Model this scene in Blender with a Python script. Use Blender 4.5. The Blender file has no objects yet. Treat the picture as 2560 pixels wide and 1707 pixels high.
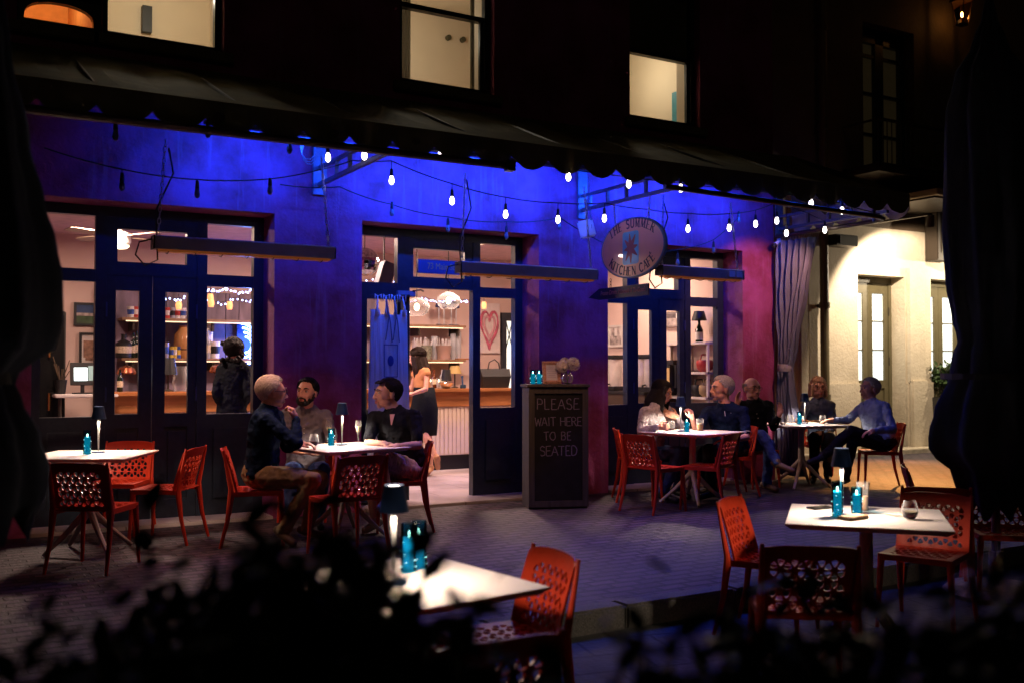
import bpy, bmesh, math, random
from mathutils import Vector, Matrix, noise
R = math.radians
PI = math.pi
random.seed(7)
scene = bpy.context.scene
COL = scene.collection

# ------------------------------------------------------------------ camera, world, sun, exposure
CAM = Vector((-4.794, -9.175, 1.40))
YAW, PITCH, FPX = 30.36, 1.53, 2489.0
cd = bpy.data.cameras.new('camera'); cam = bpy.data.objects.new('camera', cd); COL.objects.link(cam)
cam.location = CAM; cam.rotation_euler = (R(90 + PITCH), 0, R(-YAW))
cd.sensor_width = 36; cd.lens = 36 * FPX / 2560; cd.clip_end = 400; cd.clip_start = 0.05
cd.dof.use_dof = True; cd.dof.focus_distance = 9.6; cd.dof.aperture_fstop = 1.9; cd.dof.aperture_blades = 9
scene.camera = cam
w = bpy.data.worlds.new('World'); scene.world = w; w.use_nodes = True
nt = w.node_tree; nt.nodes.clear()
sky = nt.nodes.new('ShaderNodeTexSky'); sky.sky_type = 'NISHITA'; sky.sun_disc = False
sky.sun_elevation = R(-4); sky.sun_rotation = R(200)
bg = nt.nodes.new('ShaderNodeBackground'); bg.inputs['Strength'].default_value = 0.006
wo = nt.nodes.new('ShaderNodeOutputWorld')
nt.links.new(sky.outputs[0], bg.inputs[0]); nt.links.new(bg.outputs[0], wo.inputs[0])
sd = bpy.data.lights.new('sun', 'SUN'); sd.energy = 0.014; sd.angle = R(12); sd.color = (1, .74, .42)
sun = bpy.data.objects.new('sun', sd); COL.objects.link(sun); sun.rotation_euler = (R(66), 0, R(-12))
scene.view_settings.view_transform = 'Standard'; scene.view_settings.look = 'None'
scene.view_settings.exposure = 0; scene.view_settings.gamma = 1
scene.cycles.use_denoising = True
scene.cycles.max_bounces = 6; scene.cycles.transparent_max_bounces = 16
scene.cycles.sample_clamp_indirect = 3.0
scene.cycles.caustics_reflective = False; scene.cycles.caustics_refractive = False

# ------------------------------------------------------------------ picture measuring helpers (photo pixel -> world point at a known plane)
_f = Vector((math.sin(R(YAW)) * math.cos(R(PITCH)), math.cos(R(YAW)) * math.cos(R(PITCH)), math.sin(R(PITCH))))
_r = Vector((math.cos(R(YAW)), -math.sin(R(YAW)), 0)); _u = _r.cross(_f)
_fh = Vector((math.sin(R(YAW)), math.cos(R(YAW)), 0))
def ray(px, py): return _f + _r * ((px - 1280) / FPX) - _u * ((py - 853.5) / FPX)
def at_y(px, py, y): d = ray(px, py); return CAM + d * ((y - CAM.y) / d.y)
def at_x(px, py, x): d = ray(px, py); return CAM + d * ((x - CAM.x) / d.x)
def at_z(px, py, z): d = ray(px, py); return CAM + d * ((z - CAM.z) / d.z)
def at_d(px, py, D): d = ray(px, py); return CAM + d * (D / d.dot(_fh))
def cdir(a):  # horizontal direction seen from the camera: 0 towards camera, 90 to picture right, 180 away
    return (-_fh * math.cos(R(a)) + _r * math.sin(R(a))).normalized()

# ------------------------------------------------------------------ materials
MATS = {}
def mat(name, col, rough=.6, metal=0, emis=None, es=0, trans=0, ior=1.45, alpha=1, var=.12, vs=8, bump=0, bs=60, coat=0, sheen=0, stretch=None, spec=.5):
    if name in MATS: return MATS[name]
    m = bpy.data.materials.new(name); m.use_nodes = True; n = m.node_tree; b = n.nodes['Principled BSDF']
    b.inputs['Roughness'].default_value = rough; b.inputs['Metallic'].default_value = metal
    b.inputs['Transmission Weight'].default_value = trans; b.inputs['IOR'].default_value = ior
    b.inputs['Alpha'].default_value = alpha; b.inputs['Coat Weight'].default_value = coat
    b.inputs['Sheen Weight'].default_value = sheen; b.inputs['Specular IOR Level'].default_value = spec
    tc = n.nodes.new('ShaderNodeTexCoord')
    vec = tc.outputs['Object']
    if stretch:
        mp = n.nodes.new('ShaderNodeMapping'); mp.inputs['Scale'].default_value = stretch
        n.links.new(vec, mp.inputs[0]); vec = mp.outputs[0]
    nz = n.nodes.new('ShaderNodeTexNoise'); nz.inputs['Scale'].default_value = vs; nz.inputs['Detail'].default_value = 5
    n.links.new(vec, nz.inputs['Vector'])
    cr = n.nodes.new('ShaderNodeValToRGB')
    cr.color_ramp.elements[0].position = .3; cr.color_ramp.elements[1].position = .7
    c = Vector(col[:3])
    cr.color_ramp.elements[0].color = (*[max(0, x * (1 - var)) for x in c], 1)
    cr.color_ramp.elements[1].color = (*[min(1, x * (1 + var)) for x in c], 1)
    n.links.new(nz.outputs[0], cr.inputs[0]); n.links.new(cr.outputs[0], b.inputs['Base Color'])
    if emis:
        b.inputs['Emission Color'].default_value = (*emis, 1); b.inputs['Emission Strength'].default_value = es
    if bump:
        nb = n.nodes.new('ShaderNodeTexNoise'); nb.inputs['Scale'].default_value = bs; nb.inputs['Detail'].default_value = 4
        n.links.new(vec, nb.inputs['Vector'])
        bp = n.nodes.new('ShaderNodeBump'); bp.inputs['Strength'].default_value = bump; bp.inputs['Distance'].default_value = .02
        n.links.new(nb.outputs[0], bp.inputs['Height']); n.links.new(bp.outputs[0], b.inputs['Normal'])
    MATS[name] = m
    return m
def stucco(name, c1, c2, streak=(.2, .2, .2)):
    m = bpy.data.materials.new(name); m.use_nodes = True; n = m.node_tree; b = n.nodes['Principled BSDF']
    b.inputs['Roughness'].default_value = .75
    tc = n.nodes.new('ShaderNodeTexCoord')
    def nz(scale, vec=None, det=6, rough=.6):
        k = n.nodes.new('ShaderNodeTexNoise'); k.inputs['Scale'].default_value = scale; k.inputs['Detail'].default_value = det
        k.inputs['Roughness'].default_value = rough
        n.links.new(vec or tc.outputs['Object'], k.inputs['Vector']); return k
    a = nz(1.6); r = n.nodes.new('ShaderNodeValToRGB'); r.color_ramp.elements[0].position = .38; r.color_ramp.elements[1].position = .63
    r.color_ramp.elements[0].color = (*c1, 1); r.color_ramp.elements[1].color = (*c2, 1)
    n.links.new(a.outputs[0], r.inputs[0])
    mp = n.nodes.new('ShaderNodeMapping'); mp.inputs['Scale'].default_value = (7, 7, .55); n.links.new(tc.outputs['Object'], mp.inputs[0])
    s = nz(1.5, mp.outputs[0]); sr = n.nodes.new('ShaderNodeValToRGB'); sr.color_ramp.elements[0].position = .56; sr.color_ramp.elements[1].position = .78
    sr.color_ramp.elements[0].color = (0, 0, 0, 1); sr.color_ramp.elements[1].color = (.55, .55, .55, 1)
    n.links.new(s.outputs[0], sr.inputs[0])
    mx = n.nodes.new('ShaderNodeMixRGB'); mx.inputs[2].default_value = (*streak, 1)
    n.links.new(sr.outputs[0], mx.inputs[0]); n.links.new(r.outputs[0], mx.inputs[1]); n.links.new(mx.outputs[0], b.inputs['Base Color'])
    h = nz(22, det=8); h2 = nz(3.5); ad = n.nodes.new('ShaderNodeMath'); ad.operation = 'ADD'
    n.links.new(h.outputs[0], ad.inputs[0]); n.links.new(h2.outputs[0], ad.inputs[1])
    bp = n.nodes.new('ShaderNodeBump'); bp.inputs['Strength'].default_value = .5; bp.inputs['Distance'].default_value = .02
    n.links.new(ad.outputs[0], bp.inputs['Height']); n.links.new(bp.outputs[0], b.inputs['Normal'])
    MATS[name] = m; return m
def bricks(name, c1, c2, mortar, sx, bw, bh, rot=0, rough=.6, bump=.6, ms=.02):
    m = bpy.data.materials.new(name); m.use_nodes = True; n = m.node_tree; b = n.nodes['Principled BSDF']
    tc = n.nodes.new('ShaderNodeTexCoord'); mp = n.nodes.new('ShaderNodeMapping'); mp.inputs['Rotation'].default_value = (0, 0, R(rot))
    n.links.new(tc.outputs['Object'], mp.inputs[0])
    dz = n.nodes.new('ShaderNodeTexNoise'); dz.inputs['Scale'].default_value = 3; n.links.new(mp.outputs[0], dz.inputs['Vector'])
    va = n.nodes.new('ShaderNodeMixRGB'); va.blend_type = 'LINEAR_LIGHT'; va.inputs[0].default_value = .02
    n.links.new(mp.outputs[0], va.inputs[1]); n.links.new(dz.outputs['Color'], va.inputs[2])
    bt = n.nodes.new('ShaderNodeTexBrick'); bt.inputs['Scale'].default_value = sx; bt.inputs['Brick Width'].default_value = bw
    bt.inputs['Row Height'].default_value = bh; bt.inputs['Mortar Size'].default_value = ms; bt.inputs['Mortar Smooth'].default_value = .3
    bt.inputs['Color1'].default_value = (*c1, 1); bt.inputs['Color2'].default_value = (*c2, 1); bt.inputs['Mortar'].default_value = (*mortar, 1)
    n.links.new(va.outputs[0], bt.inputs['Vector'])
    nz = n.nodes.new('ShaderNodeTexNoise'); nz.inputs['Scale'].default_value = 1.3; nz.inputs['Detail'].default_value = 7
    n.links.new(mp.outputs[0], nz.inputs['Vector'])
    mr = n.nodes.new('ShaderNodeMapRange'); mr.inputs[1].default_value = .3; mr.inputs[2].default_value = .7
    mr.inputs[3].default_value = .45; mr.inputs[4].default_value = 1.4; n.links.new(nz.outputs[0], mr.inputs[0])
    mm = n.nodes.new('ShaderNodeVectorMath'); mm.operation = 'SCALE'
    n.links.new(bt.outputs['Color'], mm.inputs[0]); n.links.new(mr.outputs[0], mm.inputs['Scale']); n.links.new(mm.outputs[0], b.inputs['Base Color'])
    nf = n.nodes.new('ShaderNodeTexNoise'); nf.inputs['Scale'].default_value = 35; n.links.new(mp.outputs[0], nf.inputs['Vector'])
    su = n.nodes.new('ShaderNodeMath'); su.operation = 'MULTIPLY_ADD'; su.inputs[1].default_value = -1.0
    n.links.new(bt.outputs['Fac'], su.inputs[0]); n.links.new(nf.outputs[0], su.inputs[2])
    bp = n.nodes.new('ShaderNodeBump'); bp.inputs['Strength'].default_value = bump; bp.inputs['Distance'].default_value = .012
    n.links.new(su.outputs[0], bp.inputs['Height']); n.links.new(bp.outputs[0], b.inputs['Normal'])
    rr = n.nodes.new('ShaderNodeMapRange'); rr.inputs[3].default_value = rough - .15; rr.inputs[4].default_value = rough + .2
    n.links.new(nz.outputs[0], rr.inputs[0]); n.links.new(rr.outputs[0], b.inputs['Roughness'])
    MATS[name] = m; return m
def glassy(name, tint=(1, 1, 1), refl=.12, rough=.02):
    """thin window pane: mostly clear, a little mirror (works from both sides)"""
    m = bpy.data.materials.new(name); m.use_nodes = True; n = m.node_tree; n.nodes.remove(n.nodes['Principled BSDF'])
    t = n.nodes.new('ShaderNodeBsdfTransparent'); t.inputs[0].default_value = (*tint, 1)
    g = n.nodes.new('ShaderNodeBsdfGlossy'); g.inputs['Roughness'].default_value = rough
    fr = n.nodes.new('ShaderNodeLayerWeight'); fr.inputs[0].default_value = refl
    mx = n.nodes.new('ShaderNodeMixShader'); n.links.new(fr.outputs['Fresnel'], mx.inputs[0])
    n.links.new(t.outputs[0], mx.inputs[1]); n.links.new(g.outputs[0], mx.inputs[2])
    n.links.new(mx.outputs[0], n.nodes['Material Output'].inputs[0]); MATS[name] = m; return m

WALL = stucco('red_stucco', (.19, .018, .055), (.36, .07, .24), (.34, .20, .36))
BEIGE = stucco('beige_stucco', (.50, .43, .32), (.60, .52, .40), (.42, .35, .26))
PATIO = bricks('patio_brick', (.030, .022, .034), (.075, .048, .066), (.006, .005, .008), 1, .22, .105, rot=0)
STREET = bricks('street_setts', (.03, .032, .033), (.05, .05, .05), (.010, .010, .010), 1, .45, .28, rot=12, ms=.012)
KERB = mat('kerb_granite', (.13, .125, .11), .7, var=.4, vs=90, bump=.4, bs=120)
SLAB = bricks('threshold_tile', (.42, .36, .36), (.46, .40, .39), (.2, .17, .17), 1, 1.1, .55, rough=.35, bump=.2, ms=.008)
FRAME = mat('dark_painted_wood', (.016, .022, .032), .32, var=.25, vs=20, bump=.08)
GLASS = glassy('window_glass', (.96, .97, .97), .06)
CANVAS = mat('awning_canvas', (.13, .115, .065), .85, var=.3, vs=3, bump=.15, bs=150)
STEEL = mat('galvanised_steel', (.16, .18, .22), .5, .5, var=.2, vs=30)
DARKMETAL = mat('dark_metal', (.05, .04, .03), .45, .3)
CHAIR = mat('orange_red_plastic', (.62, .05, .018), .38, var=.08, bump=.02)
TOP = mat('white_tabletop', (.78, .72, .68), .42, var=.05, vs=40, stretch=(1, 14, 1))
TLEG = mat('white_table_leg', (.55, .5, .45), .45)
BLACK = mat('black_matte', (.012, .012, .012), .5)
NAVYM = mat('navy_lamp_shade', (.01, .03, .09), .4)
WARM = (1, .68, .38)

# ------------------------------------------------------------------ mesh builder
def basis(d):
    d = Vector(d).normalized(); a = Vector((0, 0, 1)) if abs(d.z) < .9 else Vector((1, 0, 0))
    x = d.cross(a).normalized(); return x, d.cross(x).normalized(), d
class MB:
    def __init__(s): s.v = []; s.f = []
    def add(s, vs, fs):
        o = len(s.v); s.v += [Vector(q) for q in vs]; s.f += [tuple(i + o for i in q) for q in fs]; return s
    def box(s, a, b, M=None, bev=0):
        (x0, y0, z0), (x1, y1, z1) = a, b
        x0, x1 = min(x0, x1), max(x0, x1); y0, y1 = min(y0, y1), max(y0, y1); z0, z1 = min(z0, z1), max(z0, z1)
        if bev:
            B = min(bev, (x1 - x0) / 3, (y1 - y0) / 3, (z1 - z0) / 3)
            bm = bmesh.new(); bmesh.ops.create_cube(bm, size=1)
            for v in bm.verts: v.co = Vector(((x0 + x1) / 2 + v.co.x * (x1 - x0), (y0 + y1) / 2 + v.co.y * (y1 - y0), (z0 + z1) / 2 + v.co.z * (z1 - z0)))
            bmesh.ops.bevel(bm, geom=bm.edges[:] , offset=B, segments=2, affect='EDGES')
            bm.verts.index_update(); vs = [v.co.copy() for v in bm.verts]; fs = [[v.index for v in q.verts] for q in bm.faces]; bm.free()
        else:
            vs = [Vector(q) for q in ((x0, y0, z0), (x1, y0, z0), (x1, y1, z0), (x0, y1, z0), (x0, y0, z1), (x1, y0, z1), (x1, y1, z1), (x0, y1, z1))]
            fs = [(0, 3, 2, 1), (4, 5, 6, 7), (0, 1, 5, 4), (1, 2, 6, 5), (2, 3, 7, 6), (3, 0, 4, 7)]
        if M: vs = [M @ q for q in vs]
        return s.add(vs, fs)
    def loft(s, rings, closed=True, cap=True):
        n = len(rings[0]); o = len(s.v); s.v += [Vector(q) for r in rings for q in r]
        for i in range(len(rings) - 1):
            for j in range(n if closed else n - 1):
                k = (j + 1) % n; s.f.append((o + i * n + j, o + i * n + k, o + (i + 1) * n + k, o + (i + 1) * n + j))
        if cap and closed:
            s.f.append(tuple(o + j for j in reversed(range(n)))); s.f.append(tuple(o + (len(rings) - 1) * n + j for j in range(n)))
        return s
    def tube(s, pts, r, n=8, cap=True):
        pts = [Vector(p) for p in pts]; rs = r if isinstance(r, (list, tuple)) else [r] * len(pts); rings = []; x = None
        for i, p in enumerate(pts):
            d = (pts[min(i + 1, len(pts) - 1)] - pts[max(i - 1, 0)]).normalized()
            if x is None: x = basis(d)[0]
            x = (x - d * x.dot(d)); x = x.normalized() if x.length > 1e-6 else basis(d)[0]
            y = d.cross(x); rings.append([p + (x * math.cos(2 * PI * k / n) + y * math.sin(2 * PI * k / n)) * rs[i] for k in range(n)])
        return s.loft(rings, cap=cap)
    def ell(s, c, rx, ry=None, rz=None, ax=None, n=12, m=8):
        ry = ry or rx; rz = rz or rx; c = Vector(c)
        X, Y, Z = ax if ax else (Vector((1, 0, 0)), Vector((0, 1, 0)), Vector((0, 0, 1)))
        vs = [c - Z * rz]; 
        for i in range(1, m):
            t = -PI / 2 + PI * i / m
            for j in range(n): a = 2 * PI * j / n; vs.append(c + X * (rx * math.cos(t) * math.cos(a)) + Y * (ry * math.cos(t) * math.sin(a)) + Z * (rz * math.sin(t)))
        vs.append(c + Z * rz); fs = [(0, 1 + (j + 1) % n, 1 + j) for j in range(n)]
        for i in range(m - 2):
            for j in range(n): a = 1 + i * n + j; b = 1 + i * n + (j + 1) % n; fs.append((a, b, b + n, a + n))
        L = len(vs) - 1; fs += [(L, 1 + (m - 2) * n + j, 1 + (m - 2) * n + (j + 1) % n) for j in range(n)]
        return s.add(vs, fs)
    def cap(s, a, b, ra, rb=None, n=10):
        rb = ra if rb is None else rb; a = Vector(a); b = Vector(b); d = (b - a)
        if d.length < 1e-5: return s.ell(a, max(ra, rb))
        u = d.normalized(); pts = []; rr = []
        for t in (-1, -.8, -.45): pts.append(a + u * ra * t); rr.append(max(.0008, ra * math.sqrt(max(0, 1 - t * t))))
        pts.append(a); rr.append(ra); pts.append(b); rr.append(rb)
        for t in (.45, .8, 1): pts.append(b + u * rb * t); rr.append(max(.0008, rb * math.sqrt(max(0, 1 - t * t))))
        return s.tube(pts, rr, n)
    def lathe(s, prof, c=(0, 0, 0), n=20, cap=True, M=None):
        c = Vector(c); rings = [[c + Vector((max(r, .0004) * math.cos(2 * PI * k / n), max(r, .0004) * math.sin(2 * PI * k / n), z)) for k in range(n)] for r, z in prof]
        if M: rings = [[M @ q for q in r] for r in rings]
        return s.loft(rings, cap=cap)
    def prism(s, poly, z0, z1, M=None):
        a = [Vector((x, y, z0)) for x, y in poly]; b = [Vector((x, y, z1)) for x, y in poly]
        if M: a = [M @ q for q in a]; b = [M @ q for q in b]
        return s.loft([a, b])
    def quad(s, a, b, c, d): return s.add([a, b, c, d], [(0, 1, 2, 3)])
    def build(s, name, m, parent=None, smooth=False, loc=None, off=None):
        me = bpy.data.meshes.new(name)
        vs = [tuple(v - off) for v in s.v] if off is not None else [tuple(v) for v in s.v]
        me.from_pydata(vs, [], s.f); me.validate(); me.update()
        bm = bmesh.new(); bm.from_mesh(me); bmesh.ops.recalc_face_normals(bm, faces=bm.faces[:]); bm.to_mesh(me); bm.free()
        if m: me.materials.append(m)
        if smooth:
            for p in me.polygons: p.use_smooth = True
            if smooth != 2: me.set_sharp_from_angle(angle=R(38))
        o = bpy.data.objects.new(name, me); COL.objects.link(o)
        if parent: o.parent = parent
        if loc is not None: o.location = loc
        return o
def tag(o, label=None, cat=None, group=None, kind=None):
    if label: o['label'] = label
    if cat: o['category'] = cat
    if group: o['group'] = group
    if kind: o['kind'] = kind
    return o
def thing(name, label, cat, loc=(0, 0, 0), rz=0, group=None):
    o = bpy.data.objects.new(name, None); COL.objects.link(o); o.empty_display_size = .1
    o.location = loc; o.rotation_euler = (0, 0, rz); return tag(o, label, cat, group)
def copy_tree(o, parent=None, loc=None, rz=None, label=None, group=None):
    c = o.copy(); COL.objects.link(c)
    if parent: c.parent = parent
    if loc is not None: c.location = loc
    if rz is not None: c.rotation_euler = (0, 0, rz)
    if label: c['label'] = label
    if group: c['group'] = group
    for ch in list(o.children): copy_tree(ch, c)
    return c
def light(name, typ, loc, energy, color, parent=None, **k):
    d = bpy.data.lights.new(name, typ); d.energy = energy; d.color = color
    aim = k.pop('aim', None)
    for a, b in k.items(): setattr(d, a, b)
    o = bpy.data.objects.new(name, d); COL.objects.link(o); o.location = loc
    if aim is not None: o.rotation_euler = (Vector(aim) - Vector(loc)).to_track_quat('-Z', 'Y').to_euler()
    if parent: o.parent = parent
    return o
def remesh(o, vox, sm=3, fac=.5, disp=0, dscale=.05):
    m = o.modifiers.new('r', 'REMESH'); m.mode = 'VOXEL'; m.voxel_size = vox; m.use_smooth_shade = True
    if sm: k = o.modifiers.new('s', 'SMOOTH'); k.factor = fac; k.iterations = sm
    if disp:
        t = bpy.data.textures.new('folds', 'CLOUDS'); t.noise_scale = dscale
        d = o.modifiers.new('d', 'DISPLACE'); d.texture = t; d.strength = disp; d.mid_level = .5; d.texture_coords = 'LOCAL'
    return o
# ---- stroke letters (unit box), 1 = heavy stroke
def arc(cx, cy, rx, ry, a0, a1, n=9): return [(cx + rx * math.cos(R(a0 + (a1 - a0) * i / n)), cy + ry * math.sin(R(a0 + (a1 - a0) * i / n))) for i in range(n + 1)]
LET = {
 'A': [(0, [(0, 0), (.38, 1)]), (1, [(.38, 1), (.78, 0)]), (0, [(.15, .36), (.62, .36)])],
 'B': [(1, [(.1, 0), (.1, 1)]), (0, [(.1, 1), (.4, 1)] + arc(.4, .77, .25, .23, 90, -90) + [(.1, .54)]), (0, [(.4, .54)] + arc(.4, .27, .32, .27, 90, -90) + [(.1, 0)])],
 'C': [(1, arc(.45, .5, .42, .5, 45, 315, 14))],
 'D': [(1, [(.1, 0), (.1, 1)]), (1, [(.1, 1), (.3, 1)] + arc(.3, .5, .45, .5, 90, -90, 12) + [(.1, 0)])],
 'E': [(1, [(.1, 0), (.1, 1)]), (0, [(.1, 1), (.65, 1)]), (0, [(.1, .52), (.55, .52)]), (0, [(.1, 0), (.68, 0)])],
 'F': [(1, [(.1, 0), (.1, 1)]), (0, [(.1, 1), (.65, 1)]), (0, [(.1, .52), (.55, .52)])],
 'H': [(1, [(.1, 0), (.1, 1)]), (1, [(.75, 0), (.75, 1)]), (0, [(.1, .52), (.75, .52)])],
 'I': [(1, [(.2, 0), (.2, 1)])],
 'K': [(1, [(.1, 0), (.1, 1)]), (0, [(.72, 1), (.1, .42)]), (1, [(.3, .6), (.78, 0)])],
 'L': [(1, [(.1, 0), (.1, 1)]), (0, [(.1, 0), (.65, 0)])],
 'M': [(0, [(.08, 0), (.12, 1)]), (1, [(.12, 1), (.46, .1)]), (0, [(.46, .1), (.82, 1)]), (1, [(.82, 1), (.88, 0)])],
 'N': [(0, [(.1, 0), (.1, 1)]), (1, [(.1, 1), (.75, 0)]), (0, [(.75, 0), (.75, 1)])],
 'O': [(1, arc(.42, .5, .4, .5, 0, 360, 18))],
 'P': [(1, [(.1, 0), (.1, 1)]), (0, [(.1, 1), (.4, 1)] + arc(.4, .75, .28, .25, 90, -90) + [(.1, .5)])],
 'R': [(1, [(.1, 0), (.1, 1)]), (0, [(.1, 1), (.4, 1)] + arc(.4, .76, .26, .24, 90, -90) + [(.1, .52)]), (1, [(.35, .52), (.75, 0)])],
 'S': [(1, arc(.38, .75, .28, .25, 30, 265, 10) + arc(.38, .25, .3, .25, 85, -150, 10))],
 'T': [(1, [(.38, 0), (.38, 1)]), (0, [(0, 1), (.76, 1)])],
 'U': [(1, [(.1, 1), (.1, .32)] + arc(.42, .32, .32, .32, 180, 360, 10) + [(.74, 1)])],
 'W': [(1, [(0, 1), (.22, 0)]), (0, [(.22, 0), (.44, .8)]), (1, [(.44, .8), (.66, 0)]), (0, [(.66, 0), (.9, 1)])],
}
LW = {'A': .8, 'B': .75, 'C': .82, 'D': .82, 'E': .72, 'F': .68, 'H': .85, 'I': .4, 'K': .8, 'L': .66, 'M': .96, 'N': .85, 'O': .85, 'P': .72, 'R': .78, 'S': .72, 'T': .78, 'U': .85, 'W': .92, ' ': .5}
def ribbon(mb, pts, wd, M, th=.002):
    """flat stroke of width wd through 2-D points, mapped by M (x, y, z -> world)"""
    P = [Vector((x, y, 0)) for x, y in pts]
    L = []; Rr = []
    for i, p in enumerate(P):
        d = (P[min(i + 1, len(P) - 1)] - P[max(i - 1, 0)]).normalized(); q = Vector((-d.y, d.x, 0)) * (wd / 2); L.append(p + q); Rr.append(p - q)
    rings = []
    for i in range(len(P)):
        e = Vector((0, 0, th)); rings.append([M(L[i]), M(L[i] + e), M(Rr[i] + e), M(Rr[i])])
    mb.loft(rings)
def letters(mb, text, h, heavy, fine, place, serif=0, gap=.16, wob=0):
    """place(x, p) -> world for a point p of a letter whose left edge sits at run length x"""
    x = 0
    for ch in text:
        base = {'É': 'E'}.get(ch, ch)
        for k, pts in LET.get(base, []):
            q = [((a + random.uniform(-wob, wob)) * h * .85, (b + random.uniform(-wob, wob)) * h) for a, b in pts]
            ribbon(mb, q, heavy if k else fine, lambda p, x=x: place(x, p))
            if serif and len(pts) == 2 and k:
                for a, b in (q[0], q[-1]): ribbon(mb, [(a - serif, b), (a + serif, b)], fine, lambda p, x=x: place(x, p))
        if ch == 'É': ribbon(mb, [(.28 * h, 1.1 * h), (.42 * h, 1.25 * h)], fine * 1.4, lambda p, x=x: place(x, p))
        x += (LW.get(base, .7) * .85 + gap) * h
    return x
def run_len(text, h, gap=.16): return sum((LW.get({'É': 'E'}.get(c, c), .7) * .85 + gap) * h for c in text) - gap * h
def text_obj(body, size, m, parent, M, name='lettering', ext=.001, shear=0):
    c = bpy.data.curves.new(name, 'FONT'); c.body = body; c.size = size; c.extrude = ext; c.align_x = 'CENTER'; c.align_y = 'CENTER'; c.shear = shear
    tmp = bpy.data.objects.new('t', c); COL.objects.link(tmp); dg = bpy.context.evaluated_depsgraph_get(); dg.update()
    me = bpy.data.meshes.new_from_object(tmp.evaluated_get(dg)); bpy.data.objects.remove(tmp)
    me.materials.clear(); me.materials.append(m); o = bpy.data.objects.new(name, me); COL.objects.link(o); me.transform(M)
    if parent: o.parent = parent
    return o
# ================================================================== GROUND
def struct(name, mb, m): o = mb.build(name, m); o['kind'] = 'structure'; return o
struct('street', MB().box((-60, -60, -.33), (60, -4.42, -.13)), STREET)
struct('patio_pavement', MB().box((-60, -4.27, -.3), (60, 14, 0)), PATIO)
kb = MB(); x = -30
while x < 34:
    L = random.uniform(.85, 1.25); kb.box((x + .004, -4.42, -.3), (x + L - .004, -4.27, .004 + random.uniform(0, .004)), bev=.015); x += L
struct('kerb', kb, KERB)

# ================================================================== MAIN BUILDING (facade is the plane y = 0, ground floor bays)
BAYS = (-3.03, -.105, 2.865); HW = 1.025; HEAD = 2.85; WIN_Z = 4.36
XL, XR, TOPZ, TH = -9.0, 4.42, 8.2, .40
UP = [(-4.14, -3.59, 4.36, 4.55, 'a'), (-3.476, -2.55, 4.36, 5.9, 'w'), (-.67, .30, 4.36, 5.9, 'w'), (2.22, 3.16, 4.36, 5.9, 'w')]
bldg = thing('cafe_building', 'dark red stuccoed two storey cafe building washed in blue light under its awning', 'building')
wl = MB(); xs = [XL]
for b in BAYS: xs += [b - HW, b + HW]
xs.append(XR)
for i in range(0, len(xs), 2): wl.box((xs[i], 0, 0), (xs[i + 1], TH, HEAD))
wl.box((XL, 0, HEAD), (XR, TH, 4.30))
ux = [XL]
for a in UP: ux += [a[0] - .06, a[1] + .06]
ux.append(XR)
for i in range(0, len(ux), 2): wl.box((ux[i], 0, 4.30), (ux[i + 1], TH, 6.0))
wl.box((UP[0][0] - .06, 0, 4.62), (UP[0][1] + .06, TH, 6.0))
wl.box((XL, 0, 6.0), (XR, TH, TOPZ)); wl.box((XR - TH, TH, 0), (XR, 8, TOPZ)); wl.box((XL, TH, 0), (XL + TH, 8, TOPZ))
wl.build('wall', WALL, bldg)
MB().box((XL, 0, TOPZ), (XR, 8, TOPZ + .2)).build('roof', mat('roof_felt', (.03, .03, .03), .9), bldg)
INT = mat('interior_cream_wall', (.66, .50, .42), .8, var=.06, vs=2)
MB().box((XL + TH, 4.55, .02), (XR - TH, 4.7, 3.1)).build('interior_wall', INT, bldg)
MB().box((3.99, TH, .02), (4.018, 4.55, 3.1)).build('interior_wall', INT, bldg)
MB().box((XL + TH, TH, 3.1), (XR - TH, 8, 3.2)).build('ceiling', mat('interior_ceiling', (.62, .42, .40), .85), bldg)
bw = MB(); random.seed(21); x = -2.95
while x < .75: wd = random.uniform(.18, .5); bw.box((x, 4.49, .02), (x + wd - .01, 4.547 - random.uniform(0, .03), 2.42)); x += wd
bw.build('bar_panelling', mat('mauve_panelling', (.20, .15, .20), .55, var=.5, vs=2.2, stretch=(3, 1, 1)), bldg)
MB().box((XL + TH, TH, -.02), (XR - TH, 4.55, .024)).build('floor', SLAB, bldg)
MB().box((XL + TH, TH, 4.0), (XR - TH, 8, 4.12)).build('upper_floor', mat('upper_floor_boards', (.3, .2, .12), .6), bldg)
for a, b, z0, z1, k in UP: MB().box((a - .14, -.06, z0 - .17), (b + (.03 if k == 'a' else .14), .0, z0 - .075), bev=.01).build('window_sill', mat('sill_stone', (.16, .12, .08), .8, var=.3, vs=9), bldg)
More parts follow.
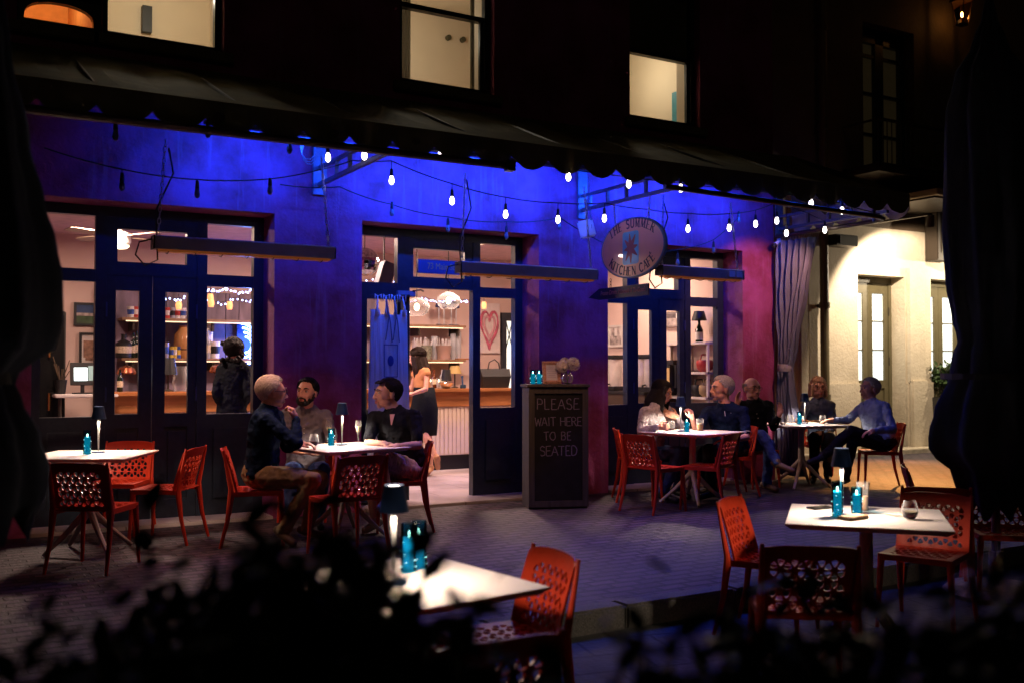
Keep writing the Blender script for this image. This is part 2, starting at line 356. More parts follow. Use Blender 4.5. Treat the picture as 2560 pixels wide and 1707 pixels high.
# upper windows : frames, sashes, panes, lit rooms behind
UPW = mat('upper_room_wall', (.60, .50, .36), .8, var=.06, vs=1.5)
for i, (a, b, z0, z1, k) in enumerate(UP):
    f = MB(); y0, y1 = .10, .17
    if k == 'w':
        f.box((a - .06, y0, z0 - .06), (b + .06, y1, z0 + .0)); f.box((a - .06, y0, z0), (a, y1, z1 + .1)); f.box((b, y0, z0), (b + .06, y1, z1 + .1))
        if i > 1:
            f.box((a, y0 + .01, 5.10), (b, y1 + .02, 5.15)); f.box((a, .14, z0), (a + .025, .18, 5.1)); f.box((b - .035, .14, z0), (b, .18, 5.1))
        f.box((a, y0, z1), (b, y1, z1 + .1))
    else:
        f.box((a - .06, y0, z0 - .06), (b + .06, y1, z0))
        ar = [(a + (b - a) * (.5 - .5 * math.cos(PI * t / 14)), z0 + .17 * math.sin(PI * t / 14) ** .6) for t in range(15)]
        for (xa, za), (xb, zb) in zip(ar, ar[1:]):
            f.add([(xa, y0, za), (xb, y0, zb), (xb, y0, 4.63), (xa, y0, 4.63), (xa, y1, za), (xb, y1, zb), (xb, y1, 4.63), (xa, y1, 4.63)], [(0, 1, 2, 3), (4, 5, 6, 7), (0, 1, 5, 4)])
        f.box((a - .06, y0, z0), (a, y1, 4.63)); f.box((b, y0, z0), (b + .06, y1, 4.63))
    lin = MB(); zt = 5.97 if k == 'w' else 4.6
    lin.box((a - .06, .18, z0 - .06), (a - .048, .425, zt)).box((b + .048, .18, z0 - .06), (b + .06, .425, zt)).box((a - .048, .18, z0 - .06), (b + .048, .425, z0 - .045)); lin.build('window_lining', UPW, bldg)
    wf = f.build('window', FRAME, bldg)
    MB().box((a, .128, z0), (b, .132, z1 if k == 'w' else 4.55)).build('pane', GLASS, wf)
    r = MB(); ya, yb = .42, 2.3; xa, xb, za, zb = a - .5, b + .5, 4.13, 5.98
    if i == 2: xb = b + 1.1
    if i == 0: xa = a - .6; xb = b + .05
    if i == 1: xa = a - .04
    r.box((xa, yb, za), (xb, yb + .05, zb)); r.box((xa, ya, za), (xa + .02, yb, zb)); r.box((xb - .02, ya, za), (xb, yb, zb)); r.box((xa, ya, zb), (xb, yb, zb + .03))
    r.build('room', mat('amber_room_wall', (.7, .36, .12), .8) if i == 0 else UPW, bldg)
    light('room_light', 'POINT', ((a + b) / 2 + (.25 if i else 0), 1.2, 5.3), (24, 25, 25, 25)[i], (1, .62, .3) if i == 0 else (1, .87, .66), bldg, shadow_soft_size=.12)
# curtains, blinds and things on the upper walls
cu = MB()
for (xa, xb) in ((-.66, -.50), (.20, .25)):
    rg = []
    for j in range(13): t = j / 12; rg.append((xa + (xb - xa) * t, .24 + .02 * math.sin(j * 2.3)))
    for (p, q), (p2, q2) in zip(rg, rg[1:]): cu.quad((p, q, 4.25), (p2, q2, 4.25), (p2, q2, 5.95), (p, q, 5.95))
cu.build('curtain', mat('sheer_curtain', (.22, .19, .09), .8, alpha=.9), bldg)
MB().box((2.18, .19, 5.14), (3.19, .205, 5.95)).build('blind', mat('olive_blind', (.10, .09, .05), .8), bldg)
dk = MB()
for p in ((1120, 96), (1156, 101)):
    q = at_y(*p, 2.28); dk.tube([(q.x, 2.24, q.z), (q.x, 2.295, q.z)], .035, 14)
dk.build('wall_hook', mat('hook_bronze', (.06, .055, .03), .5), bldg)
q = at_y(366, 46, 2.28); fr = MB().box((q.x - .05, 2.22, q.z - .17), (q.x + .05, 2.29, q.z + .12)).build('room_picture', BLACK, bldg)
q = at_y(1704, 268, .55)
bx = thing('display_box', 'small turquoise printed box standing inside the right upper window', 'box', (q.x, .5, 4.12))
MB().box((-.10, 0, 0), (.10, .12, q.z - 4.12 + .18)).build('box_body', mat('turquoise_card', (.05, .30, .34), .5, emis=(.1, .5, .6), es=.05), bx)
mm = MB()
for zz in (.3, .42, .52): mm.box((-.075, -.004, zz), (.075, -.0005, zz + .05))
mm.ell((0, -.003, .22), .07, .003, .035)
mm.build('printed_panel', mat('pale_print', (.5, .55, .5), .5), bx)

# door units : frames, leaves, panes
YF = .35
def door_unit(bx, leaves=True):
    fr = MB(); a, b = bx - HW, bx + HW; yb = YF + .09
    fr.box((a, YF, HEAD - .09), (b, yb, HEAD)); fr.box((a, YF, 0.02), (a + .095, yb, HEAD - .09)); fr.box((b - .095, YF, 0.02), (b, yb, HEAD - .09))
    for s in (-1, 1):
        x0, x1 = sorted((bx + s * .40, bx + s * .49)); fr.box((x0, YF, .02), (x1, yb, HEAD - .09))
        x0, x1 = sorted((bx + s * .49, bx + s * .93)); fr.box((x0, YF + .003, 2.17), (x1, yb - .003, 2.28)); fr.box((x0, YF + .003, .02), (x1, yb - .003, .97))
        fr.box((x0 + .06, YF - .015, .18), (x1 - .06, YF + .003, .84), bev=.012)
    fr.box((bx - .40, YF + .003, 2.24), (bx + .40, yb - .003, 2.31))
    # transom sash
    for (p, q) in (((-.40, 2.31), (-.305, 2.76)), ((.305, 2.31), (.40, 2.76)), ((-.305, 2.31), (.305, 2.36)), ((-.305, 2.66), (.305, 2.76))):
        fr.box((bx + p[0], YF + .012, p[1]), (bx + q[0], yb + .01, q[1]))
    o = fr.build('door_frame', FRAME, bldg)
    for (x0, x1, z0, z1) in ((-.93, -.49, 2.28, 2.76), (-.93, -.49, .97, 2.17), (.49, .93, 2.28, 2.76), (.49, .93, .97, 2.17), (-.305, .305, 2.36, 2.66)):
        MB().box((bx + x0, YF + .043, z0), (bx + x1, YF + .047, z1)).build('pane', GLASS, o)
    if leaves:
        for s in (-1, 1):
            lf = MB(); h = bx + s * .40; c = bx + s * .003
            def X(u, v): return sorted((bx + s * u, bx + s * v))
            for (u, v, z0, z1) in ((.003, .115, .03, 2.24), (.32, .398, .03, 2.24), (.115, .32, 2.10, 2.24), (.115, .32, .86, .985), (.115, .32, .03, .2)):
                x0, x1 = X(u, v); lf.box((x0, YF + .01, z0), (x1, YF + .06, z1))
            x0, x1 = X(.115, .32); lf.box((x0, YF + .025, .2), (x1, YF + .045, .86)); lf.box((x0 + .03, YF + .015, .24), (x1 - .03, YF + .03, .82), bev=.01)
            leaf = lf.build('door', FRAME, bldg)
            x0, x1 = X(.115, .32); MB().box((x0, YF + .033, .985), (x1, YF + .037, 2.10)).build('pane', GLASS, leaf)
            hg = MB()
            for zz in (.35, 1.1, 1.86): x0, x1 = X(.388, .402); hg.box((x0, YF - .006, zz), (x1, YF + .012, zz + .13))
            hg.build('hinge', mat('blued_steel', (.08, .10, .2), .35, .6), leaf)
    return o
door_unit(BAYS[0]); door_unit(BAYS[1], False); door_unit(BAYS[2])
for b in BAYS: MB().box((b - HW + .002, -.06 if b > -1 else -.02, -.02), (b + HW - .002, YF + .2, .028), bev=.006).build('threshold', SLAB, bldg)
# folded right leaf standing open into the room; left leaf swung out over the side light
lf = MB()
for (x0, x1, z0, z1) in ((-1.06, -.985, .05, 2.24), (-.59, -.515, .05, 2.24), (-.985, -.59, 2.1, 2.24), (-.985, -.59, .05, .98)): lf.box((x0, .22, z0), (x1, .27, z1))
leaf = lf.build('door', FRAME, bldg); MB().box((-.985, .243, .98), (-.59, .247, 2.1)).build('pane', GLASS, leaf)
text_obj('73 Main St.', .095, mat('brass_letters', (.45, .22, .08), .4), bldg, Matrix.Translation((-.085, YF - .004, 2.475)) @ Matrix.Rotation(PI / 2, 4, 'X') @ Matrix.Scale(.8, 4, (1, 0, 0)), 'street_number')
MB().box((-.36, YF - .003, 2.40), (.18, YF + .04, 2.545)).build('number_board', mat('blue_board', (.02, .04, .12), .4), bldg)

# ================================================================== BEIGE NEIGHBOUR
nb = thing('beige_building', 'cream stuccoed neighbouring building with olive shuttered doors and a lit wall', 'building')
YB = 2.1; DX = [(8.43, 9.60), (10.28, 11.48)]; HB = 2.95
wl = MB(); xs = [XR + .05, DX[0][0], DX[0][1], DX[1][0], DX[1][1], 20]
for i in range(0, 6, 2): wl.box((xs[i], YB, 0), (xs[i + 1], YB + .5, HB))
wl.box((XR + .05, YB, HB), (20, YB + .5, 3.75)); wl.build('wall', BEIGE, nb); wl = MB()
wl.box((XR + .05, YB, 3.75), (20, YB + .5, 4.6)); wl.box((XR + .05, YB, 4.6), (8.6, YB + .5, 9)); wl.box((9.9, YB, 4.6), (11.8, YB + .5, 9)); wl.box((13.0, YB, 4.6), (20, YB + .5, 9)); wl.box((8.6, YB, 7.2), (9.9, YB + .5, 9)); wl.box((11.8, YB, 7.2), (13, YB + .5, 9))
wl.build('upper_wall', stucco('shaded_beige_stucco', (.10, .07, .045), (.14, .10, .065), (.08, .06, .04)), nb)  # same beige wall higher up, its night shade put into a darker colour
tr = MB()
for a, b in ((XR + .05, DX[0][0]), (DX[0][1], DX[1][0]), (DX[1][1], 20)): tr.box((a, YB - .05, 0), (b, YB, 1.16), bev=.012)
tr.box((6.55, YB - .10, 0), (6.95, YB - .052, 4.5)); tr.box((6.95, YB - .16, 0), (7.1, YB - .003, 4.5))
tr.box((9.62, YB - .09, 1.162), (10.0, YB - .001, 3.1)); tr.box((9.62, YB - .13, 0), (10.02, YB - .053, 1.2), bev=.015)
tr.build('plinth', BEIGE, nb)
OLIVE = mat('olive_door_paint', (.10, .085, .045), .45, var=.1, bump=.03)
LITG = mat('lit_blind_glass', (.75, .8, .78), .5, emis=(.85, .95, .95), es=1.05, var=.04, vs=2)
for a, b in DX:
    c = (a + b) / 2; fr = MB(); y = YB + .28
    fr.box((a, y, HB - .10), (b, y + .1, HB)); fr.box((a, y, 0), (a + .07, y + .1, HB - .1)); fr.box((b - .07, y, 0), (b, y + .1, HB - .1)); o = fr.build('door_frame', OLIVE, nb)
    for s in (-1, 1):
        X = lambda u, v: sorted((c + s * u, c + s * v)); H = (b - a) / 2 - .072; d = MB()
        for u, v, z0, z1 in ((.003, .12, .02, HB - .102), (H - .1, H, .02, HB - .102), (.12, H - .1, HB - .28, HB - .102), (.12, H - .1, 1.06, 1.2), (.12, H - .1, .02, .22)):
            x0, x1 = X(u, v); d.box((x0, y + .02, z0), (x1, y + .08, z1))
        x0, x1 = X(.12, H - .1); d.box((x0, y + .045, .22), (x1, y + .07, 1.06)); d.box((x0 + .03, y + .03, .28), (x1 - .03, y + .05, 1.0), bev=.01)
        for zz in (1.70, 2.19): d.box((x0, y + .03, zz), (x1, y + .07, zz + .022))
        lf = d.build('door', OLIVE, nb); MB().box((x0, y + .05, 1.2), (x1, y + .056, HB - .28)).build('pane', LITG, lf)
        k = MB(); x0, x1 = X(H - .01, H + .01)
        for zz in (.4, 1.45, 2.3): k.tube([(x1, y + .005, zz), (x1, y + .005, zz + .14)], .012, 8)
        k.build('hinge', DARKMETAL, lf)
MB().box((XR + .3, YB - .45, -.01), (20, YB - .05, .07), bev=.01).build('doorstep', mat('pale_step', (.42, .36, .27), .7, var=.3), nb)
# upper french windows with balcony railings
for a, b in ((8.6, 9.9), (11.8, 13.0)):
    fr = MB(); y = YB + .2; c = (a + b) / 2
    for x0, x1 in ((a, a + .12), (c - .1, c + .1), (b - .12, b)): fr.box((x0, y, 4.6), (x1, y + .08, 7.2))
    for z in (4.6, 5.35, 6.05, 6.7): fr.box((a + .12, y + .01, z), (c - .1, y + .07, z + .05)); fr.box((c + .1, y + .01, z), (b - .12, y + .07, z + .05))
    fr.box((a, y, 6.95), (b, y + .09, 7.2)); o = fr.build('window', FRAME, nb)
    MB().box((a + .05, y + .1, 4.62), (b - .05, y + .11, 7.0)).build('pane', mat('dim_blind', (.16, .13, .07), .4, emis=(.5, .35, .15), es=.012), o)
    rl = MB(); rl.box((a - .5, YB - .72, 5.32), (b + .5, YB - .68, 5.36)); rl.box((a - .5, YB - .72, 4.62), (b + .5, YB - .68, 4.65))
    x = a - .5
    while x <= b + .5: rl.tube([(x, YB - .7, 4.62), (x, YB - .7, 5.34)], .009, 6); x += .11
    for xx in (a - .5, b + .5):
        rl.box((xx - .015, YB - .7, 5.32), (xx + .015, YB, 5.35)); rl.box((xx - .015, YB - .7, 4.6), (xx + .015, YB, 4.64))
    rl.box((a - .55, YB - .75, 4.5), (b + .55, YB, 4.6)); rl.build('balcony', DARKMETAL, nb)
# downpipe
dp = thing('drain_pipe', 'dark round downpipe running down the corner of the cream wall', 'pipe', (7.5, YB - .13, 0))
MB().tube([(0, 0, .05), (0, 0, 8.8)], .07, 14).build('pipe', mat('olive_pipe', (.12, .095, .05), .45), dp)
for z in (.9, 2.35, 3.7, 5.2, 6.8): MB().tube([(0, 0, z), (0, 0, z + .09)], .088, 14).box((-.03, .06, z + .02), (.03, .135, z + .07)).build('pipe_clamp', mat('olive_pipe2', (.10, .08, .045), .5), dp)
# boxes on the beige wall
def wall_box(px0, px1, py0, py1, y, depth, label, m, name='wall_box'):
    a = at_y(px0, py1, y); b = at_y(px1, py0, y); t = thing(name, label, 'wall fixture', ((a.x + b.x) / 2, y, a.z)); wd = (b.x - a.x) / 2; h = b.z - a.z
    MB().box((-wd, 0, 0), (wd, depth, h), bev=.012).build('casing', m, t)
    MB().box((-wd * .75, -.012, h * .12), (wd * .75, 0, h * .86), bev=.005).build('front_panel', m, t); 
    MB().box((-wd * .3, depth, h * .3), (wd * .3, YB - y, h * .7)).build('bracket', DARKMETAL, t); return t
wall_box(2092, 2146, 590, 612, 1.75, .3, 'small black loudspeaker box on the cream wall under the awning end', BLACK, 'speaker_box')
wall_box(2345, 2410, 508, 650, 1.7, .25, 'tall brown bracket box hung high on the cream wall beside the closed umbrella', mat('brown_box', (.022, .014, .008), .6), 'bracket_box')
q = at_y(2330, 505, 1.0)
sh = thing('shelf_canopy', 'flat tan canopy slab over the tall bracket box on the cream wall', 'canopy', (q.x, 1.0, q.z + .05))
MB().box((-.28, -.3, 0), (1.6, YB - 1.0, .10), bev=.01).build('slab', mat('tan_slab', (.30, .22, .12), .7), sh)
MB().box((-.2, -.2, -.03), (1.5, YB - 1.0, -.002)).build('soffit', DARKMETAL, sh)
# wall washing spot above the beige wall
sp = thing('wall_spotlight', 'dark wall spotlight shining warm light down the cream wall', 'light fixture', (8.5, .75, 3.75))
MB().tube([(0, 0, 0), (.04, .05, -.16)], [.05, .07], 14).build('housing', DARKMETAL, sp); MB().box((-.02, 0, 0), (.02, 1.25, .03)).build('arm', DARKMETAL, sp)
light('spot', 'SPOT', (.05, .06, -.2), 560, (1, .80, .58), sp, spot_size=R(118), spot_blend=.3, shadow_soft_size=.04, aim=(.75, 1.0, -1.5))
sp2 = thing('wall_spotlight', 'second warm spotlight farther right along the cream wall, shining down on the pavement', 'light fixture', (8.1, 1.2, 3.95))
MB().tube([(0, 0, 0), (-.04, -.02, -.16)], [.05, .07], 14).build('housing', DARKMETAL, sp2); MB().box((-.02, 0, 0), (.02, .9, .03)).build('arm', DARKMETAL, sp2)
light('spot', 'SPOT', (-.06, -.04, -.2), 3600, (1, .40, .10), sp2, spot_size=R(62), spot_blend=.8, shadow_soft_size=.05, aim=(-1.1, -1.7, -3.95))
sp3 = thing('wall_spotlight', 'third warm spotlight low on the cream wall by the second lit door', 'light fixture', (11.3, .9, 3.3))
MB().tube([(0, 0, 0), (-.04, .05, -.1)], [.05, .07], 14).build('housing', DARKMETAL, sp3); MB().box((-.02, 0, 0), (.02, 1.2, .03)).build('arm', DARKMETAL, sp3)
light('spot', 'SPOT', (-.07, .08, -.14), 260, (1, .82, .58), sp3, spot_size=R(120), spot_blend=.5, shadow_soft_size=.05, aim=(-1.3, 1.2, -.9))
# lantern top right
q = at_y(2405, 22, 1.7)
ln = thing('gas_lantern', 'small glowing brass lantern high on the dark cream wall at the upper right', 'lantern', (q.x, q.y, q.z - .28))
g = MB()
for a in range(4):
    t = PI / 4 + a * PI / 2; g.tube([(.10 * math.cos(t), .10 * math.sin(t), .0), (.17 * math.cos(t), .17 * math.sin(t), .42)], .010, 6)
g.lathe([(.0, .62), (.10, .55), (.21, .42), (.20, .40), (.0, .41)], n=4, M=Matrix.Rotation(PI / 4, 4, 'Z')); g.lathe([(0, -.05), (.10, -.02), (.11, .01), (0, .012)], n=4, M=Matrix.Rotation(PI / 4, 4, 'Z')); g.box((-.015, .1, .56), (.015, YB - q.y, .6))
g.build('lantern_frame', mat('old_brass', (.10, .05, .02), .45, .7), ln)
MB().lathe([(.095, .0), (.165, .41)], n=4, cap=False, M=Matrix.Rotation(PI / 4, 4, 'Z')).build('lantern_glass', glassy('amber_glass', (1, .75, .5), .15), ln)
MB().ell((0, 0, .17), .02, .02, .045).build('flame', mat('lantern_flame', (1, .6, .2), .5, emis=(1, .55, .18), es=60), ln)
light('lantern_light', 'POINT', (0, 0, .17), 0.5, (1, .5, .18), ln, shadow_soft_size=.03)

# ================================================================== AWNING
AY, AZT, AZB, AXL, AXR = -1.80, 3.36, 3.20, -5.3, 4.72
aw = thing('awning', 'long tan canvas awning with a scalloped valance above the cafe front', 'awning', (0, 0, 0))
sl = MB(); N = 60; M = 8
for i in range(N):
    for j in range(M):
        def P(i, j):
            x = AXL + (AXR - AXL) * i / N; t = j / M
            return Vector((x, .03 + (AY - .03) * t, 4.12 + (AZT - 4.12) * t - .05 * math.sin(PI * t) - .012 * math.sin(i * 1.7) * math.sin(PI * t)))
        sl.quad(P(i, j), P(i + 1, j), P(i + 1, j + 1), P(i, j + 1))
sl.build('canopy', CANVAS, aw, smooth=2)
def valance(pa, pb, zt, zb, pitch, drop):
    pa = Vector(pa); pb = Vector(pb); L = (pb - pa).length; n = round(L / pitch); mb = MB(); K = 10; nrm = Vector((-(pb - pa).y, (pb - pa).x, 0)).normalized(); vs = []
    for i in range(n * K + 1):
        t = i / (n * K); p = pa.lerp(pb, t); ph = (i % K) / K; s = math.sin(PI * ph) ** .7
        o = nrm * (.012 * math.sin(i * .61) + .008 * math.sin(i * 1.9))
        vs += [p + Vector((0, 0, zt)), p + o * .5 + Vector((0, 0, (zt + zb) / 2)), p + o + Vector((0, 0, zb - drop * s))]
    return mb.add(vs, [(3 * i + a, 3 * i + 3 + a, 3 * i + 4 + a, 3 * i + 1 + a) for i in range(n * K) for a in (0, 1)])
valance((AXL, AY, 0), (AXR, AY, 0), AZT, AZB + .02, .375, .095).build('valance', CANVAS, aw, smooth=2)
valance((AXR, AY, 0), (AXR, -.02, 0), AZT, AZB - .02, .36, .09).build('valance', mat('pale_lit_canvas', (.55, .50, .46), .85, var=.3, vs=5), aw, smooth=2)  # whitish inside cloth, coloured paler than the canopy so it looks lit
MB().add([(AXR, AY, AZT), (AXR, -.02, AZT), (AXR, -.02, 4.12)], [(0, 1, 2)]).build('side_panel', CANVAS, aw)
mk = MB()
for p, r in (((546, 292), .035), ((836, 333), .03), ((1040, 354), .028), ((1625, 433), .025), ((1766, 455), .018), ((2042, 489), .016)):
    q = at_y(*p, AY - .006); mk.ell((q.x, q.y, q.z), r * 1.4, .003, r, n=9, m=5)
mk.build('patch', mat('dark_cloth_patch', (.05, .04, .03), .8), aw)
fm = MB()
fm.tube([(AXL, AY - .05, 3.125), (-.50, AY - .05, 3.125)], .032, 8); fm.box((-.56, AY - .095, 3.08), (-.49, AY - .005, 3.17))
fm.tube([(1.17, AY - .04, 3.11), (4.15, AY - .04, 3.05), (4.30, AY + .02, 3.05), (4.38, AY + .2, 3.05), (4.40, AY + .5, 3.05), (4.40, -.06, 3.05)], .026, 10)
fm.build('front_rail', mat('rail_bronze', (.07, .05, .035), .4, .3), aw)
brk = [-4.63, -1.58, 1.48]
fr = MB()
for bx in brk + [4.5]:
    fr.box((bx - .06, -.03, 3.06), (bx + .06, -.001, 3.62)); zt, zb = 3.30, 3.14
    fr.box((bx - .02, AY + .12, zb), (bx + .02, -.03, zb + .035)); fr.box((bx - .02, AY + .3, zt), (bx + .02, -.03, zt + .03))
    for t in range(5): y = -.16 - t * .33; fr.box((bx - .018, y - .025, zb + .035), (bx + .018, y, zt))
for t in (.35, .7, .97):
    y = AY * t; z = 4.12 + (AZT - 4.12) * t - .08; fr.tube([(AXL, y, z), (AXR - .02, y, z)], .018, 6)
for x in [AXL + .5 + k * 1.02 for k in range(10)]: fr.tube([(x, -.03, 4.05), (x, AY + .02, AZT - .04)], .016, 6)
fr.build('awning_bracket', STEEL, aw)
st = MB()
for (a, b) in (((370, 183), (391, 216)), ((478, 209), (497, 232)), ((577, 221), (600, 243)), ((673, 234), (697, 255))):
    p = at_y(*a, -.35); q = at_y(*b, -.75); m_ = (p + q) / 2 + Vector((-.04, 0, -.05)); st.tube([p, m_, q], .008, 5)
st.build('strap', mat('rope_tan', (.25, .2, .1), .8), aw)
# blue LED bars: a faint row behind the valance and a strong row nearer the wall give the blue wash
for row, (y_, z_, ey) in enumerate(((AY + .06, 3.24, .48), (-.80, 3.42, .95))):
    for k, (bx, e) in enumerate(((-2.35, 24), (-.7, 42), (.55, 42), (2.25, 42), (3.45, 15))):
        where = ('left of the doorway', 'above the centre doorway', 'above the chalkboard stand', 'beside the oval sign', 'nearest the curtain')[k]
        t = thing('blue_light_bar', 'blue light bar ' + ('behind the valance ' if row == 0 else 'under the awning near the wall, ') + where, 'light fixture', (bx, y_, z_), 0, 'blue light bars under the awning')
        MB().box((-.5, -.02, .0), (.5, .02, .035)).build('housing', DARKMETAL, t)
        MB().box((-.48, .021, .003), (.48, .024, .03)).build('led_strip', mat('blue_led', (.1, .2, 1), .5, emis=(.02, .08, 1), es=6), t)
        light('blue_light', 'AREA', (0, .05, 0), e * ey * (.5 if row == 0 and k == 0 else 1), (.008, .072, 1), t, shape='RECTANGLE', size=1.0, size_y=.06, spread=R(116 if row == 0 else 132), aim=(0, 1.0, -.22) if row else (0, -.55, -1))
# ================================================================== THINGS HUNG UNDER THE AWNING
def chain(mb, a, b, r=.0035, link=.045):
    a = Vector(a); b = Vector(b); n = max(2, int((b - a).length / link)); X, Y, Z = basis(b - a); L = (b - a).length / n
    for i in range(n):
        c = a + (b - a) * ((i + .5) / n); s = X if i % 2 else Y
        mb.tube([c + Z * (L * .62 * math.cos(t * PI / 4)) + s * (.011 * math.sin(t * PI / 4)) for t in range(9)], r, 5, cap=False)
heaters = []
for (x0, x1, z, lab) in ((-3.333, -1.913, 2.30, 'long blue-grey bar heater hanging on chains before the left doors'), (-.73, .734, 2.245, 'long bar heater hanging on chains before the open centre doorway'), (1.54, 2.62, 2.33, 'long bar heater with two white stickers hanging behind the oval sign')):
    c = (x0 + x1) / 2; h = (x1 - x0) / 2; t = thing('bar_heater', lab, 'heater', (c, -1.3, z), 0, 'bar heaters under the awning')
    sec = [(-.055, 0), (.055, 0), (.075, .09), (.03, .105), (-.03, .105), (-.075, .09)]
    mb = MB().loft([[Vector((sx, y, zz)) for y, zz in sec] for sx in (-h, h)]); mb.build('heater_body', mat('heater_grey', (.50, .50, .52), .45, .1), t)
    rf = MB().box((-h + .03, -.045, -.018), (h - .03, .045, -.001)); rf.build('reflector', mat('heater_reflector', (.55, .30, .12), .35, .6, emis=(1, .25, .05), es=.10), t)
    light('heat_glow', 'AREA', (0, 0, -.04), (13 if x0 < -2 else 8 if x0 < 0 else 12) * h / .7, (1, .46, .26), t, spread=R(122), shape='RECTANGLE', size=2 * h - .1, size_y=.06, aim=(0, 0, -1))
    for k in range(7): xx = -h + .1 + k * (2 * h - .2) / 6; MB().tube([(xx, -.05, -.02), (xx, 0, -.03), (xx, .05, -.02)], .004, 5).build('guard_wire', DARKMETAL, t)
    for s in (-1, 1): ch = MB(); chain(ch, (s * (h - .03), 0, .1), (s * (h - .03) + (.06 if s < 0 else -.05), .05, 3.15 - z), .004); ch.build('chain', mat('zinc_chain', (.55, .57, .6), .3, .8), t)
    for s in (-1, 1): MB().box((s * (h + .001), -.06, 0), (s * (h + .012), .06, .10)).build('end_cap', DARKMETAL, t)
    cb = MB(); cb.tube([(-h, .0, .08), (-h - .10, .02, .05), (-h - .13, 0, -.05), (-h - .06, 0, -.13), (-h + .03, 0, -.08), (-h + .02, .03, .3), (-h + .15, .05, .6), (-h + .12, .08, 3.1 - z)], .007, 6); cb.build('cord', BLACK, t)
    if x0 > 1: MB().box((h - .22, -.082, .018), (h - .14, -.0775, .08)).box((h - .12, -.082, .018), (h - .04, -.0775, .08)).build('sticker', mat('white_sticker', (.7, .7, .7), .6), t)
# oval sign, hung square to the wall
SX = 1.48; sc_ = Vector((SX, -.94, 2.64)); SA, SBr = .55, .315
sg = thing('oval_sign', 'oval tan cafe sign with a starfish emblem hanging on chains from the awning bracket', 'sign', sc_)
# sign plane coordinates: u runs away from the wall (-y), v up, front faces -x
def S(u, v, w=0): return Vector((-w, -u, v))
ov = [(SA * math.cos(2 * PI * k / 56), SBr * math.sin(2 * PI * k / 56)) for k in range(56)]
MB().loft([[S(u * .97, v * .965, .019) for u, v in ov], [S(u, v, .013) for u, v in ov], [S(u, v, -.013) for u, v in ov], [S(u * .97, v * .965, -.019) for u, v in ov]]).build('sign_rim', mat('sign_rim_blue', (.12, .2, .3), .35), sg)
SIGNC = mat('sign_tan', (.95, .50, .28), .35, var=.08, vs=3, coat=.4)
MB().loft([[S(u * .95, v * .94, .0195) for u, v in ov], [S(u * .95, v * .94, .021) for u, v in ov]]).build('sign_face', SIGNC, sg)
MB().loft([[S(u * .95, v * .94, -.0195) for u, v in ov], [S(u * .95, v * .94, -.021) for u, v in ov]]).build('sign_face', SIGNC, sg)
INK = mat('sign_ink', (.05, .025, .05), .5)
for side in (1, -1):
    lt = MB()
    for text, up in (('THE SUMMER', 1), ('KITCHEN CAFÉ', 0)):
        h = .088; tot = run_len(text, h, .2)
        ra, rb = (SA * .80, SBr * .66) if up else (SA * .82, SBr * .90)
        # arc-length table along ellipse
        tb = [0]; ang0, ang1 = (R(168), R(12)) if up else (R(193), R(347)); n = 200; prev = None; pts = []
        for i in range(n + 1):
            a = ang0 + (ang1 - ang0) * i / n; pts.append(Vector((ra * math.cos(a), rb * math.sin(a))))
            if i: tb.append(tb[-1] + (pts[i] - pts[i - 1]).length)
        st0 = (tb[-1] - tot) / 2
        def place(x, p, tb=tb, pts=pts, st0=st0, h=h, side=side):
            s = st0 + x + .03; i = max(1, min(len(tb) - 2, next((k for k, v in enumerate(tb) if v >= s), len(tb) - 2)))
            o = pts[i]; d = (pts[i + 1] - pts[i - 1]).normalized(); n_ = Vector((-d.y, d.x)); q = o + d * (p.x - .03) + n_ * p.y
            return S(q.x * side if side == 1 else -q.x, q.y, (.0212 + p.z) * side)
        letters(lt, text, h, .015, .006, place, serif=.014, gap=.2)
    lt.build('lettering', INK, sg)
    bl = MB(); W_, H_ = .135, .17; rr = [(W_ - .03 + .03 * math.cos(a), H_ - .03 + .03 * math.sin(a)) for a in [k * PI / 8 for k in range(5)]]
    poly = rr + [(-x, y) for x, y in reversed(rr)] + [(-x, -y) for x, y in rr] + [(x, -y) for x, y in reversed(rr)]
    bl.loft([[S(x - .01, y, .0214 * side) for x, y in poly], [S(x - .01, y, .023 * side) for x, y in poly]]).build('emblem_panel', mat('emblem_blue', (.18, .60, .85), .4, var=.35, vs=3), sg)
    sf = MB()
    for k, (a, ln_) in enumerate(((92, .15), (55, .155), (8, .115), (-40, .135), (-92, .15), (-128, .145), (182, .105), (132, .13))):
        a = R(a + 4); d = Vector((math.cos(a), math.sin(a))); n_ = Vector((-d.y, d.x)); c = Vector((-.01, -.005))
        P2 = [c + d * .0 + n_ * .030, c + d * ln_ * .5 + n_ * .023, c + d * ln_ + n_ * .006, c + d * (ln_ + .006), c + d * ln_ - n_ * .006, c + d * ln_ * .5 - n_ * .023, c - n_ * .030]
        e = .0001 * k; sf.loft([[S(p.x, p.y, (.0231) * side) for p in P2], [S(p.x, p.y, (.025 + e) * side) for p in P2]])
    sf.build('starfish', mat('starfish_brown', (.45, .18, .14), .5), sg)
for u in (-.30, .26): hc = MB(); chain(hc, S(u, SBr * math.sqrt(1 - (u / SA) ** 2)), S(u * 1.1, 3.16 - sc_.z), .0045); hc.build('chain', mat('zinc_chain', (.55, .57, .6), .3, .8), sg)
pl = thing('drinks_plank', 'dark pointed plank sign with small handwriting hanging below the oval sign', 'sign', (SX, -.75, 2.20))
a_ = MB().loft([[S(u, v, w) for u, v in ((-.60, -.03), (-.40, .055), (.45, .055), (.45, -.065), (-.40, -.065))] for w in (-.01, .01)]); a_.build('plank', mat('plank_blue', (.015, .02, .06), .5), pl)
Mt = Matrix(((0, 0, -1, -.012), (-1, 0, 0, 0), (0, 1, 0, 0), (0, 0, 0, 1)))
